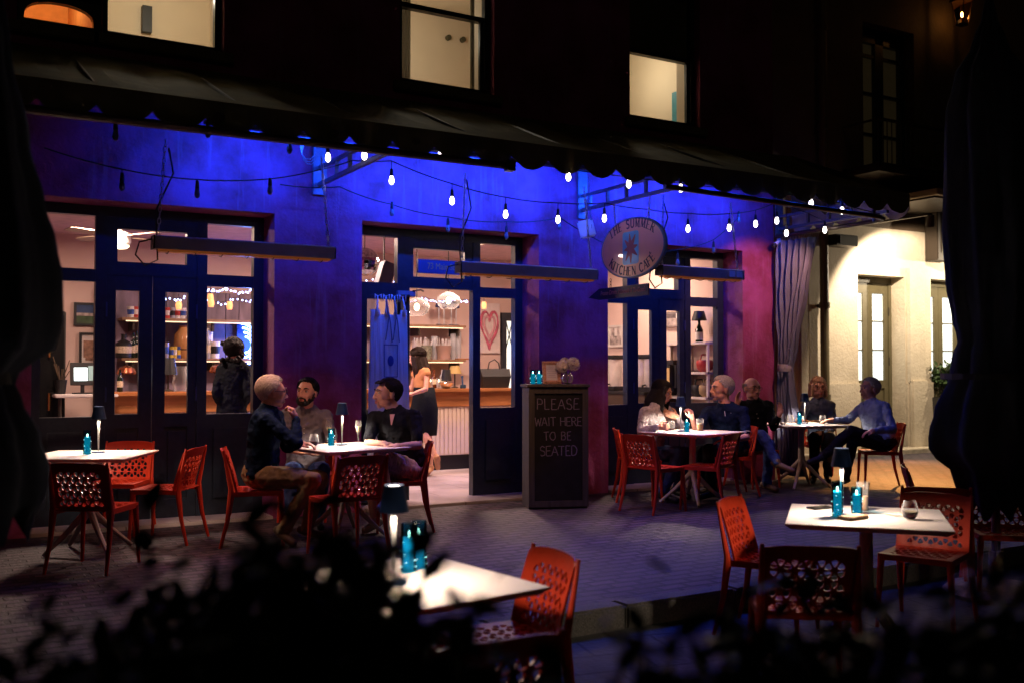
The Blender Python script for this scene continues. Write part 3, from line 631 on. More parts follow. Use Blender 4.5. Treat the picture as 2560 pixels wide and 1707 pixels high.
text_obj("Frozen Drinks, Mimosa's & To-Gosa's", .068, mat('chalk_pink', (.5, .26, .28), .8), pl, Mt @ Matrix.Translation((.02, 0, 0)) @ Matrix.Scale(.75, 4, (1, 0, 0)), 'handwriting', shear=.25)
for u in (-.2, .25): hk = MB(); chain(hk, S(u, .055), S(u, .15), .003, .03); hk.build('hook', DARKMETAL, pl)
# white flood lamp box on a chain
q = at_y(1466, 572, -.35)
fl = thing('flood_lamp', 'white rectangular flood lamp tilted on a bracket left of the oval sign', 'light fixture', q)
Mr = Matrix.Rotation(R(-25), 4, 'Z') @ Matrix.Rotation(R(-14), 4, 'Y')
MB().box((-.085, -.03, -.10), (.085, .03, .09), Mr, bev=.015).build('housing', mat('white_plastic', (.7, .7, .75), .4), fl)
k = MB(); k.box((-.01, -.01, .09), (.01, .01, .32)); k.box((-.09, -.008, .07), (.09, .008, .085), Mr); chain(k, (.04, -.04, -.05), (.0, -.04, .55), .003); k.build('bracket', STEEL, fl)
# ---- string lights
BON = mat('lit_bulb', (1, .9, .7), .4, emis=(1, .86, .78), es=9); BOFF = mat('unlit_bulb', (.22, .24, .28), .1, var=.05, trans=.3)
SOCK = mat('bulb_socket', (.015, .015, .02), .4)
def string_light(name, label, nodes, y, bulbs, lit_power=1.1, sag=.04, lc=(1, .62, .36)):
    """nodes: photo points of the cable, bulbs: (px, py, lit)"""
    P = [at_y(a, b, yy if yy is not None else y) for a, b, yy in nodes]; o = P[0].copy(); t = thing(name, label, 'string lights', o, 0, 'string lights under the awning')
    pts = []
    for a, b in zip(P, P[1:]):
        for k in range(8): u = k / 8; p = a.lerp(b, u); p.z -= sag * (b - a).length * 4 * u * (1 - u); pts.append(p - o)
    pts.append(P[-1] - o); MB().tube(pts, .0055, 6).build('cable', SOCK, t)
    for (px, py, on) in bulbs:
        q = at_y(px, py, y) - o
        near = min(pts, key=lambda p: abs(p.x - q.x) + .3 * abs(p.y - q.y))
        top = max(near.z, q.z + .09)
        s = MB().tube([(q.x, q.y, q.z + .035), (q.x, q.y, q.z + .10)], [.018, .013], 10).tube([(q.x, q.y, q.z + .1), (near.x, near.y, top)], .004, 5).build('socket', SOCK, t, smooth=True)
        MB().lathe([(.003, -.042), (.014, -.036), (.022, -.02), (.0235, -.006), (.019, .016), (.013, .036)], q, 14).build('bulb', BON if on else BOFF, t, smooth=2)
        if on: light('bulb_light', 'POINT', q, lit_power * on, lc, t, shadow_soft_size=.025)
    return t
string_light('string_light', 'string of warm bulbs clipped along the front edge of the awning valance', [(60, 262, None), (404, 316, None), (700, 350, None), (911, 372, None), (1101, 378, None), (1269, 402, None), (1421, 424, None), (1572, 444, None), (1760, 466, None), (2028, 494, None), (2200, 536, None)], AY + .03,
    [(289, 338, 0), (520, 332, 0), (724, 372, 0), (911, 388, 1), (1101, 390, 1), (1269, 417, 2), (1421, 442, 8), (1572, 460, 1), (1702, 471, 1), (2028, 508, 4), (2105, 527, 3), (2185, 548, 0)], .45, 0)
string_light('string_light', 'middle string of bulbs swooping under the awning in front of the blue wall', [(110, 370, None), (305, 424, None), (493, 450, None), (675, 448, None), (800, 425, None), (880, 402, None), (979, 403, None), (1130, 460, None), (1264, 494, None), (1395, 508, None), (1511, 508, None), (1620, 524, None), (1720, 534, None), (1823, 535, None), (1889, 526, None), (1942, 505, None), (2010, 530, None)], -.95,
    [(305, 465, 0), (493, 484, 0), (675, 476, 0), (820, 394, 1), (979, 451, 1), (1130, 502, 1), (1264, 536, 1), (1395, 549, 3), (1511, 546, 24), (1720, 572, 1), (1823, 570, 1), (1889, 560, 1), (1942, 552, 4), (1966, 583, 5), (2062, 575, 14)], .13, .02, (.9, .66, .55))
string_light('string_light', 'rear string of unlit bulbs looped along the wall over the doorways', [(700, 462, None), (850, 468, None), (980, 512, None), (1120, 543, None), (1266, 555, None), (1400, 545, None), (1560, 630, None), (1694, 625, None), (1784, 600, None), (1850, 540, None)], -.25,
    [(980, 531, 0), (1120, 572, 0), (1266, 590, 0), (1399, 566, 0), (1560, 652, 0), (1694, 656, 0), (1784, 626, 0), (1847, 550, 0)], 0, .03)
# loose cable coils on the awning
cc = thing('cable_coil', 'coiled pale cable hanging from the left awning bracket', 'cable', at_y(770, 372, -.6))
m_ = MB()
for k in range(3): m_.tube([(.07 * math.cos(a / 10 * 2 * PI) + .01 * k, .01 * k, -.02 * k + .10 * math.sin(a / 10 * 2 * PI)) for a in range(11)], .004, 5)
m_.build('coil', STEEL, cc); MB().tube([(0, 0, .1), (.01, 0, .3)], .004, 5).build('hanger', STEEL, cc)
# security camera + warm flood near the curtain
q = at_y(1938, 612, -.12)
sc = thing('security_camera', 'small white wall camera with a black face above the curtain', 'camera', q)
MB().cap((0, 0, .0), (.07, -.02, .04), .032, .028).cap((.07, .0, .05), (.12, .05, .08), .03).build('housing', mat('white_plastic', (.7, .7, .75), .4), sc, smooth=True)
MB().cap((-.03, -.012, -.018), (-.025, -.01, -.016), .034).build('lens_face', BLACK, sc, smooth=True)
wf = thing('warm_spotlight', 'small warm spotlight clamped under the right end of the awning', 'light fixture', (3.85, -1.40, 3.2))
MB().tube([(0, 0, 0), (-.02, .06, -.05)], [.035, .05], 12).build('housing', DARKMETAL, wf); MB().tube([(0, 0, 0), (0, 0, .25)], .008, 6).build('arm', DARKMETAL, wf)
light('spot', 'SPOT', (-.02, .08, -.07), 110, (1, .42, .27), wf, spot_size=R(70), spot_blend=.6, shadow_soft_size=.03, aim=(.22, 1.40, -1.1))
# ---- curtain at the end of the awning
ct = thing('outdoor_curtain', 'pale grey outdoor curtain gathered with a tieback beside the cafe wall end', 'curtain', (4.40, 0, 0))
def curt(z):   # centre y, half width, fold depth
    if z > 1.42: t = (z - 1.42) / (2.96 - 1.42); return (-.20 - .17 * t ** .8, .085 + .24 * t ** .75, .035 + .02 * t)
    t = (1.42 - z) / 1.3; return (-.20 - .06 * t, .085 + .13 * t ** .7, .035)
rings = []
for i in range(45):
    z = 2.98 - (2.98 - .08) * i / 44; c, h, dp_ = curt(z); ring = []
    for j in range(97):
        t = j / 96; y = c + h * (2 * t - 1) * (1 + .03 * math.sin(z * 6)); fx = dp_ * math.sin(t * 6.5 * 2 * PI + .8 * math.sin(z * 2.2)) * (1 + .4 * math.sin(t * 7 + z)) + .012 * math.sin(z * 9 + t * 13)
        ring.append(Vector((fx, y, z)))
    rings.append(ring)
o = MB().loft(rings, closed=False, cap=False).build('cloth', mat('curtain_cloth', (.14, .16, .27), .8, var=.12, bump=.2, bs=200), ct, smooth=2)
MB().lathe([(.088, 1.36), (.096, 1.40), (.088, 1.45)], (0, -.20, 0), 20, cap=False, M=Matrix.Scale(1, 4)).build('tieback', mat('tieback_cloth', (.3, .3, .36), .8), ct)
rg = MB()
for k in range(14): y = -.08 - k * .045; rg.tube([(0, y + .002, 2.96), (.02, y, 3.0), (.0, y, 3.08), (-.02, y, 3.0), (0, y, 2.96)], .003, 4)
rg.build('curtain_ring', DARKMETAL, ct)

# ================================================================== FURNITURE OUTSIDE
def panel(mb, W, H, border, cell, mp, th, cx=0):
    """perforated panel (star lattice) mapped by mp(u, v, t)"""
    u0, u1, v0, v1 = -W / 2 + border, W / 2 - border, border, H - border; hgt = cell * math.sqrt(3) / 2
    def cl(p): return (min(max(p[0], u0), u1), min(max(p[1], v0), v1))
    def emit(polys):
        for po in polys:
            n = len(po); A = [mp(a, b, 0) for a, b in po]; B = [mp(a, b, th) for a, b in po]; mb.add(A + B, [tuple(range(n)), tuple(range(2 * n - 1, n - 1, -1))])
    rows = int((v1 - v0) / hgt) + 3; cols = int((u1 - u0) / cell) + 4
    for r in range(-1, rows):
        for c in range(-2, cols):
            for up in (0, 1):
                xo = u0 + c * cell + (.5 * cell if r % 2 else 0); y = v0 + r * hgt + .1 * hgt
                a, b, d = ((xo, y), (xo + cell, y), (xo + cell / 2, y + hgt)) if up else ((xo + cell, y), (xo + cell * 1.5, y + hgt), (xo + cell / 2, y + hgt))
                if max(p[0] for p in (a, b, d)) <= u0 or min(p[0] for p in (a, b, d)) >= u1 or max(p[1] for p in (a, b, d)) <= v0 or min(p[1] for p in (a, b, d)) >= v1: continue
                inside = all(u0 - 1e-6 <= p[0] <= u1 + 1e-6 and v0 - 1e-6 <= p[1] <= v1 + 1e-6 for p in (a, b, d))
                if not inside: emit([[cl(p) for p in (a, b, d)]]); continue
                g = ((a[0] + b[0] + d[0]) / 3, (a[1] + b[1] + d[1]) / 3); O = []; I = []
                for p, q in ((a, b), (b, d), (d, a)):
                    m_ = ((p[0] + q[0]) / 2, (p[1] + q[1]) / 2); O += [p, m_]
                    I += [(g[0] + (p[0] - g[0]) * .56, g[1] + (p[1] - g[1]) * .56), (g[0] + (m_[0] - g[0]) * .84, g[1] + (m_[1] - g[1]) * .84)]
                for k in range(6):
                    k2 = (k + 1) % 6; po = [O[k], O[k2], I[k2], I[k]]; emit([po])
                A = [mp(x, y, 0) for x, y in I]; B = [mp(x, y, th) for x, y in I]; mb.add(A + B, [(k, (k + 1) % 6, 6 + (k + 1) % 6, 6 + k) for k in range(6)])
    n = 10   # solid border, subdivided so it follows the curve
    def strip(ua, va, ub, vb, nu, nv):
        g = []
        for t in (0, th):
            g.append([[mp(ua + (ub - ua) * i / nu, va + (vb - va) * j / nv, t) for j in range(nv + 1)] for i in range(nu + 1)])
        for i in range(nu):
            for j in range(nv):
                for s in g: mb.quad(s[i][j], s[i + 1][j], s[i + 1][j + 1], s[i][j + 1])
        ring = [(i, 0) for i in range(nu + 1)] + [(nu, j) for j in range(1, nv + 1)] + [(i, nv) for i in range(nu - 1, -1, -1)] + [(0, j) for j in range(nv - 1, 0, -1)]
        for (a, b), (c, d) in zip(ring, ring[1:] + ring[:1]): mb.quad(g[0][a][b], g[0][c][d], g[1][c][d], g[1][a][b])
    strip(-W / 2, 0, u0, H, 2, n); strip(u1, 0, W / 2, H, 2, n); strip(u0, 0, u1, v0, n, 2); strip(u0, v1, u1, H, n, 2)
def back_map(u, v, t):
    k = v / .36; y = -.195 - .10 * k ** 1.2 + .16 * (u ** 2) / .21 + t; y += -.0
    return Vector((u * (1 - .03 * k), y, .44 + v - .02 * (abs(u) / .22) ** 4 * (k > .9)))
def seat_map(u, v, t): return Vector((u, -.205 + v, .445 - .012 * math.cos(u / .22 * PI / 2) * math.sin(PI * v / .42) + t))
def make_chair():
    t = thing('cafe_chair', 'orange-red perforated plastic chair', 'chair')
    a = MB(); panel(a, .43, .42, .028, .062, seat_map, .012); a.box((-.215, -.2, .418), (-.195, .21, .446)).box((.195, -.2, .418), (.215, .21, .446)).box((-.195, .19, .42), (.195, .213, .446)); a.build('seat', CHAIR, t)
    a = MB(); panel(a, .44, .36, .028, .0605, back_map, .012); a.build('backrest', CHAIR, t)
    for s in (-1, 1):
        MB().tube([(s * .200, .19, .44), (s * .205, .197, .36), (s * .213, .205, .18), (s * .222, .215, 0)], [.024, .020, .016, .012], 8).build('leg', CHAIR, t, smooth=True)
        MB().tube([(s * .212, -.26, .80), (s * .213, -.235, .66), (s * .214, -.20, .48), (s * .214, -.20, .42), (s * .218, -.225, .22), (s * .228, -.28, 0)], [.010, .013, .020, .025, .018, .012], 8).build('leg', CHAIR, t, smooth=True)
    return t
chair0 = make_chair(); cused = [0]
def W2(X, Z): p = CAM + _r * X + _fh * Z; return p.x, p.y
def place_chair(px, D, fx, fz, label, group, z=0, zref=.45):
    """chair centre at picture column px, D metres away; facing (fx, fz) in camera floor axes"""
    X = (px - 1280) / FPX * D; x, y = W2(X, D); d = _r * fx + _fh * fz; rz = math.atan2(d.y, d.x) - PI / 2
    chair0.scale = (.97, .97, .95)
    if not cused[0]: cused[0] = 1; c = chair0; c.location = (x, y, z); c.rotation_euler = (0, 0, rz); c['label'] = label; c['group'] = group
    else: c = copy_tree(chair0, loc=(x, y, z), rz=rz, label=label, group=group)
    return c
def make_table():
    t = thing('cafe_table', 'white square cafe table', 'table')
    tp = MB(); L = .40; rings = []
    for h, z in ((L - .03, .712), (L - .004, .732), (L, .737), (L - .003, .7415)): rings.append([Vector((sx * h, sy * h, z)) for sx, sy in ((-1, -1), (1, -1), (1, 1), (-1, 1))])
    tp.loft(rings).build('tabletop', TOP, t)
    MB().tube([(0, 0, .30), (0, 0, .40), (0, 0, .66), (0, 0, .712)], [.045, .036, .034, .07], 12).build('column', TLEG, t, smooth=True)
    for k in range(4):
        a = PI / 4 + k * PI / 2; c, s = math.cos(a), math.sin(a)
        MB().tube([(.0, .0, .345), (.03 * c, .03 * s, .30), (.18 * c, .18 * s, .15), (.34 * c, .34 * s, .012)], [.026, .028, .021, .015], 8).build('leg', TLEG, t, smooth=True)
    return t
tab0 = make_table()
TABS = []
def place_table(X, D, ang, label, z=0):
    x, y = W2(X, D); rz = R(ang) - R(YAW)
    if not TABS: t = tab0; t.location = (x, y, z); t.rotation_euler = (0, 0, rz); t['label'] = label; t['group'] = 'white cafe tables on the patio and street'
    else: t = copy_tree(tab0, loc=(x, y, z), rz=rz, label=label, group='white cafe tables on the patio and street')
    TABS.append((x, y, z + .742)); return t
place_table(-3.24, 7.66, 2, 'white square table at the far left with red chairs and nobody sitting')
place_table(-1.407, 8.42, 41, 'white square table where three men sit left of the open doorway')
place_table(-.42, 3.69, 38, 'nearest white table half hidden behind the dark hedge, with two candles', -.13)
place_table(1.88, 10.4, 45, 'white square table with the pint of beer by the dark haired woman')
place_table(3.42, 11.8, 14, 'white square table farthest right, shared by the two in blue tops')
place_table(1.89, 5.34, -18, 'empty white table at the near right with candles and a wine glass', -.13)
TL, TM, TN, TB, TR_, TF = TABS
g = 'orange-red perforated cafe chairs'
place_chair(245, 7.05, .10, 1, 'red chair, its dark back to us, at the near side of the far left table', g)
place_chair(300, 8.55, .0, -1, 'orange chair behind the far left table, facing us', g)
place_chair(418, 8.15, -1, .08, 'red chair seen side-on at the right of the far left table, seat tinted magenta', g)
place_chair(644, 8.05, 1, .25, 'red chair under the white haired man in the navy sweater', g)
place_chair(868, 7.55, -.62, .78, 'empty red chair with its back to us between the seated men', g)
place_chair(1004, 8.72, -1, -.15, 'red chair under the man in the black shirt by the doorway', g)
place_chair(768, 9.30, .0, -1, 'chair hidden behind the bearded man in the grey polo', g)
place_chair(1598, 10.65, 1, .0, 'orange chair carrying the dark haired woman in the white blouse', g)
place_chair(1636, 9.85, .74, .62, 'empty red chair at the near left of the table with the beer, back to us', g)
place_chair(1770, 9.98, -.80, .55, 'empty red chair at the near right of the table with the beer, back to us', g)
place_chair(1822, 11.1, -1, -.1, 'chair under the silver haired man in the navy polo', g)
place_chair(1882, 11.85, .5, -.85, 'chair under the bald man in the black henley', g)
place_chair(2052, 12.75, 0, -1, 'chair under the blonde woman in the denim shirt', g)
place_chair(2196, 11.75, -.97, .15, 'dark red chair under the grey haired man in the pale blue pullover', g)
place_chair(1925, 5.95 - .13, .82, -.50, 'bright orange chair at the left of the near right table, lit by its lamp', g, -.13)
place_chair(1998, 4.62, .12, 1, 'dark red chair at the near side of the near right table, back to us', g, -.13)
place_chair(2306, 5.98, -.62, -.78, 'red chair at the right of the near right table with its lit seat showing', g, -.13)
place_chair(1252, 4.12, -.90, -.42, 'bright orange chair at the right corner of the nearest table', g, -.13)
place_chair(1158, 3.1, -.42, .8, 'nearest dark red chair at the bottom centre of the picture with blue specks on it', g, -.13)
place_chair(2330, 6.75, .35, 1, 'red chair behind the umbrella post, back towards us', g, -.13)
place_chair(2345, 7.85, .9, -.3, 'small bright orange chair edge beyond the near right table', g, -.13)
place_chair(2505, 6.75, -.2, -1, 'red chair at the right picture edge beyond the umbrella post', g, -.13)

# ---- table lamps
def make_lamp():
    t = thing('table_lamp', 'small cordless lamp', 'lamp')
    MB().lathe([(.048, 0), (.05, .004), (.047, .009), (.008, .012)]).build('base', NAVYM, t, smooth=True)
    MB().tube([(0, 0, .01), (0, 0, .12), (0, 0, .30)], [.0055, .0075, .013], 12).build('stem', mat('lamp_stem', (.6, .62, .6), .3, .3), t, smooth=True)
    sh = MB().lathe([(.056, .262), (.037, .360), (.034, .360), (.053, .262)], cap=False).build('lamp_shade', NAVYM, t, smooth=True)
    MB().lathe([(.0, .352), (.034, .352), (.034, .3545), (0, .3545)]).build('diffuser', mat('lamp_diffuser', (1, .9, .8), .5, emis=(1, .84, .70), es=9), t)
    light('bulb_light', 'SPOT', (0, 0, .256), 38, (1, .76, .58), t, spot_size=R(158), spot_blend=.3, shadow_soft_size=.028)
    return t
lamp0 = make_lamp(); lu = [0]
def on_table(px, py, T): q = at_z(px, py, T[2]); return (q.x, q.y, T[2] + .001)
def put(o0, flag, loc, label, rz=0, group=None):
    if not flag[0]: flag[0] = 1; o = o0; o.location = loc; o.rotation_euler = (0, 0, rz); o['label'] = label
    else: o = copy_tree(o0, loc=loc, rz=rz, label=label)
    if group: o['group'] = group
    return o
for px, py, T, lab in ((246, 1131, TL, 'navy cordless lamp on the far left table beside one candle'), (855, 1112, TM, 'navy cordless lamp between the seated men, next to the champagne flute'),
    (984, 1458, TN, 'dark cordless lamp with a glowing top on the nearest table behind the hedge'), (1702, 1078, TB, 'navy cordless lamp in front of the woman in the white blouse'),
    (2012, 1058, TR_, 'navy cordless lamp in front of the blonde woman'), (2105, 1288, TF, 'large looking navy lamp on the near right empty table')):
    put(lamp0, lu, on_table(px, py, T), lab, group='cordless lamps on the cafe tables')
# ---- blue candle jars
def make_candle(h):
    t = thing('candle_jar', 'tall blue glass candle jar', 'candle'); r = .030
    MB().lathe([(r, .0), (r, h), (r - .002, h), (r - .002, .004)], n=20, cap=False).build('glass', glassy('blue_glass', (.45, .82, .97), .25), t, smooth=True)
    MB().lathe([(0, .003), (r - .003, .003), (r - .003, h * .72), (.006, h * .70)], n=20).build('wax', mat('teal_wax', (.02, .42, .55), .4, emis=(.0, .46, .56), es=.5, var=.15, vs=30), t, smooth=True)
    MB().ell((0, 0, h * .70 + .014), .0055, .0055, .014).build('flame', mat('candle_flame', (1, .8, .6), .5, emis=(1, .72, .42), es=14), t, smooth=2)
    b = MB(); random.seed(int(h * 1000))
    for k in range(14): a = random.uniform(0, 2 * PI); z = random.uniform(.015, h * .66); b.ell((r * math.cos(a), r * math.sin(a), z), .0019, n=6, m=4)
    b.build('bead', mat('glowing_bead', (.6, 1, 1), .3, emis=(.45, 1, .95), es=3.0), t)
    return t
cA = make_candle(.185); cB = make_candle(.145); fa, fb = [0], [0]
for px, py, T, k, lab in ((218, 1135, TL, 0, 'blue candle jar on the far left table'), (828, 1113, TM, 1, 'blue candle jar between the wine glass and the lamp at the men\'s table'), (1021, 1427, TN, 0, 'left blue candle jar of the pair on the nearest table'),
    (1048, 1418, TN, 0, 'right blue candle jar of the pair on the nearest table'), (1717, 1079, TB, 1, 'blue candle jar beside the pint of beer'), (1999, 1059, TR_, 1, 'pale blue candle jar in front of the blonde woman'),
    (2094, 1290, TF, 0, 'taller blue candle jar left of the lamp on the near right table'), (2142, 1284, TF, 1, 'shorter blue candle jar right of the lamp on the near right table')):
    put((cA, cB)[k], (fa, fb)[k], on_table(px, py, T), lab, group='blue candle jars')
# ---- drinks
def rim_highlight_glass(name):
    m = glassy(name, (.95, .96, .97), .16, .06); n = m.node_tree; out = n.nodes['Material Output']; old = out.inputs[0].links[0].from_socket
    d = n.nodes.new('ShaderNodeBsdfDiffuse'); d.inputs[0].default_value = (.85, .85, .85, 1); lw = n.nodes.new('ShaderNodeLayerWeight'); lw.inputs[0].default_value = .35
    mr = n.nodes.new('ShaderNodeMapRange'); mr.inputs[3].default_value = .05; mr.inputs[4].default_value = .55; n.links.new(lw.outputs['Facing'], mr.inputs[0])  # pale diffuse edge mixed in as a painted rim highlight
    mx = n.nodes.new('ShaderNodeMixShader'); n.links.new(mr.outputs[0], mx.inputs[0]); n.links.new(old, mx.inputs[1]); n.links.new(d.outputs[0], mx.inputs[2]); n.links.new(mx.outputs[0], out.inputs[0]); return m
rim_highlight_glass('drink_glass')
def drinkglass(kind, loc, label, liquid=None, fill=.4, name='wine_glass'):
    prof = {'stemless': [(.018, .0), (.032, .012), (.041, .038), (.040, .06), (.032, .088), (.028, .098)],
            'flute': [(.028, 0), (.027, .003), (.004, .006), (.004, .075), (.012, .09), (.024, .125), (.026, .16), (.022, .205)],
            'pint': [(.030, 0), (.031, .008), (.034, .05), (.041, .118), (.0425, .125)], 'cup': [(.026, 0), (.028, .06), (.036, .155), (.038, .158)]}[kind]
    t = thing(name, label, 'glass', loc, 0)
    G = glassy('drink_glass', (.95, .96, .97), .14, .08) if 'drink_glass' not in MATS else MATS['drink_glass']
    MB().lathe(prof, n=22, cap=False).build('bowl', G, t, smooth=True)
    if liquid:
        H = prof[-1][1] * fill; z0 = .10 if kind == 'flute' else .004; pr = [(.001, z0)]
        def rad(z):
            for (a, b), (c, d) in zip(prof, prof[1:]):
                if b <= z <= d: return a + (c - a) * (z - b) / max(d - b, 1e-6)
            return prof[-1][0]
        zs = [z0 + (H - z0) * k / 7 for k in range(8)]; pr += [(max(.001, rad(z) - .002), z) for z in zs] + [(.001, H)]
        MB().lathe(pr, n=22).build('drink', liquid, t, smooth=True)
        if kind == 'pint': MB().lathe([(.001, H), (rad(H) - .002, H), (rad(H + .012) - .002, H + .012), (.001, H + .013)], n=22).build('foam', mat('beer_foam', (.75, .62, .45), .8), t)
    return t
RED = mat('red_wine', (.05, .004, .008), .1); CH = mat('champagne', (.62, .48, .22), .15, emis=(.8, .6, .3), es=.12); BEER = mat('beer', (.55, .22, .03), .15, emis=(.8, .35, .05), es=.08)
ROSE = mat('pale_wine', (.4, .25, .15), .15)
for kind, px, py, T, lq, fl_, lab, nm in (
    ('stemless', 785, 1113, TM, RED, .36, 'stemless glass of red wine in front of the bearded man', 'wine_glass'), ('flute', 822, 1103, TM, CH, .62, 'champagne flute partly behind the blue candle at the men\'s table', 'champagne_flute'),
    ('flute', 896, 1108, TM, CH, .74, 'champagne flute in front of the man in black', 'champagne_flute'), ('stemless', 1679, 1074, TB, ROSE, .2, 'nearly empty stemless glass held by the woman in white', 'wine_glass'),
    ('pint', 1750, 1076, TB, BEER, .55, 'plastic pint cup half full of beer in front of the silver haired man', 'beer_cup'), ('stemless', 1958, 1061, TR_, ROSE, .2, 'stemless glass at the front left of the farthest right table', 'wine_glass'),
    ('stemless', 1976, 1056, TR_, None, 0, 'stemless glass just behind another on the farthest right table', 'wine_glass'), ('stemless', 2057, 1058, TR_, RED, .3, 'stemless glass at the hand of the man in the pale blue pullover', 'wine_glass'),
    ('stemless', 2275, 1297, TF, RED, .42, 'stemless glass of red wine alone on the near right table', 'wine_glass'), ('cup', 2158, 1275, TF, mat('peach_drink', (.7, .42, .25), .3), .5, 'tall plastic cup with a peach coloured drink behind the candles', 'plastic_cup')):
    drinkglass(kind, on_table(px, py, T), lab, lq, fl_, nm)
def small_box(px, py, T, dims, rz, label, name, cat, m, m2=None):
    t = thing(name, label, cat, on_table(px, py, T), R(rz)); a, b, c = dims
    MB().box((-a / 2, -b / 2, 0), (a / 2, b / 2, c), bev=min(c / 3, .004)).build('body', m, t)
    MB().box((-a / 2 + .006, -b / 2 + .006, c), (a / 2 - .006, b / 2 - .006, c + .0012)).build('top_face', m2 or m, t); return t
small_box(2133, 1296, TF, (.16, .085, .018), 5, 'worn brown wallet box lying before the candles on the near right table', 'bill_holder', 'bill holder', mat('tan_box', (.45, .30, .18), .6, var=.4, vs=40))
small_box(2052, 1270, TF, (.15, .075, .009), -5, 'black phone lying at the left of the near right table', 'phone', 'phone', BLACK, mat('phone_glass', (.01, .01, .015), .1))
small_box(2250, 1286, TF, (.13, .10, .006), 10, 'folded white napkin beside the lone wine glass', 'napkin', 'napkin', mat('white_paper', (.75, .68, .6), .8))
small_box(2033, 1053, TR_, (.20, .08, .014), 4, 'brown bill holder lying between the glasses on the farthest right table', 'bill_holder', 'bill holder', mat('brown_leather', (.25, .12, .05), .5))
small_box(1928, 1062, TR_, (.14, .07, .009), 0, 'black phone lying at the front left of the farthest right table', 'phone', 'phone', BLACK, mat('phone_glass', (.01, .01, .015), .1))

# ---- host stand
q = at_z(1384, 1258, 0.0)
hs = thing('host_stand', 'grey wooden host stand with a chalkboard front', 'stand', (.72, -.62, 0), R(-21))
HWd, HD, HH = .30, .20, 1.24
WOODG = mat('grey_wood', (.065, .06, .055), .6, var=.25, vs=4, stretch=(8, 8, .6), bump=.2)
MB().box((-HWd, -HD + .02, .0), (HWd, HD, HH - .03)).build('cabinet', WOODG, hs)
fr = MB()
for a, b in (((-HWd - .004, -HD - .005, .02), (-HWd + .055, -HD + .02, HH - .03)), ((HWd - .055, -HD - .005, .02), (HWd + .004, -HD + .02, HH - .03)), ((-HWd + .055, -HD - .004, HH - .09), (HWd - .055, -HD + .02, HH - .03)), ((-HWd + .055, -HD - .004, .02), (HWd - .055, -HD + .02, .08))): fr.box(a, b)
fr.build('frame', WOODG, hs)
MB().box((-HWd - .02, -HD - .02, HH - .03), (HWd + .02, HD + .02, HH), bev=.006).build('top', WOODG, hs)
MB().box((-HWd + .055, -HD + .006, .08), (HWd - .055, -HD + .019, HH - .09)).build('chalkboard', mat('chalkboard', (.007, .007, .008), .7, var=.5, vs=9), hs)
ch = MB(); random.seed(5)
for text, z, h, xo in (('PLEASE', .99, .105, -.005), ('WAIT HERE', .825, .085, .0), ('TO BE', .685, .08, -.01), ('SEATED', .53, .095, 0)):
    gp = {'PLEASE': .10, 'WAIT HERE': .02, 'TO BE': .12, 'SEATED': .04}[text]; wdt = run_len(text, h, gp)
    letters(ch, text, h, .0095, .008, lambda x, p, z=z, xo=xo, wdt=wdt: Vector((-wdt / 2 + xo + x + p.x, -HD + .0055 - p.z, z + p.y)), gap=gp, wob=.035)
ch.build('chalk_writing', mat('chalk', (.17, .15, .24), .9, var=.35, vs=150), hs)
HT = (0, 0, HH + .001); hM = Matrix.Translation(hs.location) @ Matrix.Rotation(R(-21), 4, 'Z')
def hp(x, y): v = hM @ Vector((x, y, HH + .001)); return v
put(cB, fb, hp(-.23, -.03), 'left blue candle jar on the host stand', group='blue candle jars'); put(cB, fb, hp(-.15, .05), 'right blue candle jar on the host stand, behind the picture frame', group='blue candle jars')
pf = thing('picture_frame', 'carved pink wooden picture frame with a printed card on the host stand', 'frame', hp(-.03, -.02), R(-21)); Mr = Matrix.Rotation(R(-10), 4, 'X')
f_ = MB()
for a, b in (((-.095, -.012, 0), (-.058, .012, .235)), ((.058, -.012, 0), (.095, .012, .235)), ((-.058, -.012, 0), (.058, .012, .037)), ((-.058, -.012, .198), (.058, .012, .235))): f_.box(a, b, Mr, bev=.005)
for k in range(8):
    for zz in (.02, .217): f_.ell(Mr @ Vector((-.075 + k * .0215, -.013, zz)), .008, n=6, m=4)
f_.build('frame', mat('pink_wood', (.55, .30, .22), .6, var=.3, vs=60), pf); MB().box((-.058, -.004, .037), (.058, .004, .198), Mr).build('card', mat('card_white', (.7, .68, .72), .6), pf)
ls = MB()
for k, wd in enumerate((.03, .05, .04, .05, .035, .045)): ls.box((-wd, -.0055, .165 - k * .019), (wd, -.0042, .168 - k * .019), Mr)
ls.build('print', mat('pale_ink', (.4, .36, .5), .8), pf)
vz = thing('flower_vase', 'round glass vase of white hydrangeas on the host stand', 'vase', hp(.14, .02))
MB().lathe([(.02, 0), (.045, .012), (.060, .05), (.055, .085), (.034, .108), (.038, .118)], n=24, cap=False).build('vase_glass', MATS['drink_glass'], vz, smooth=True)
stm = MB()
for dx, dy, dz in ((-.06, 0, .17), (.05, -.02, .19), (.0, .04, .2)): stm.tube([(0, 0, .01), (dx * .2, dy * .3, .09), (dx, dy, dz)], .004, 5)
stm.build('stem', mat('flower_stem', (.05, .12, .03), .6), vz)
random.seed(3)
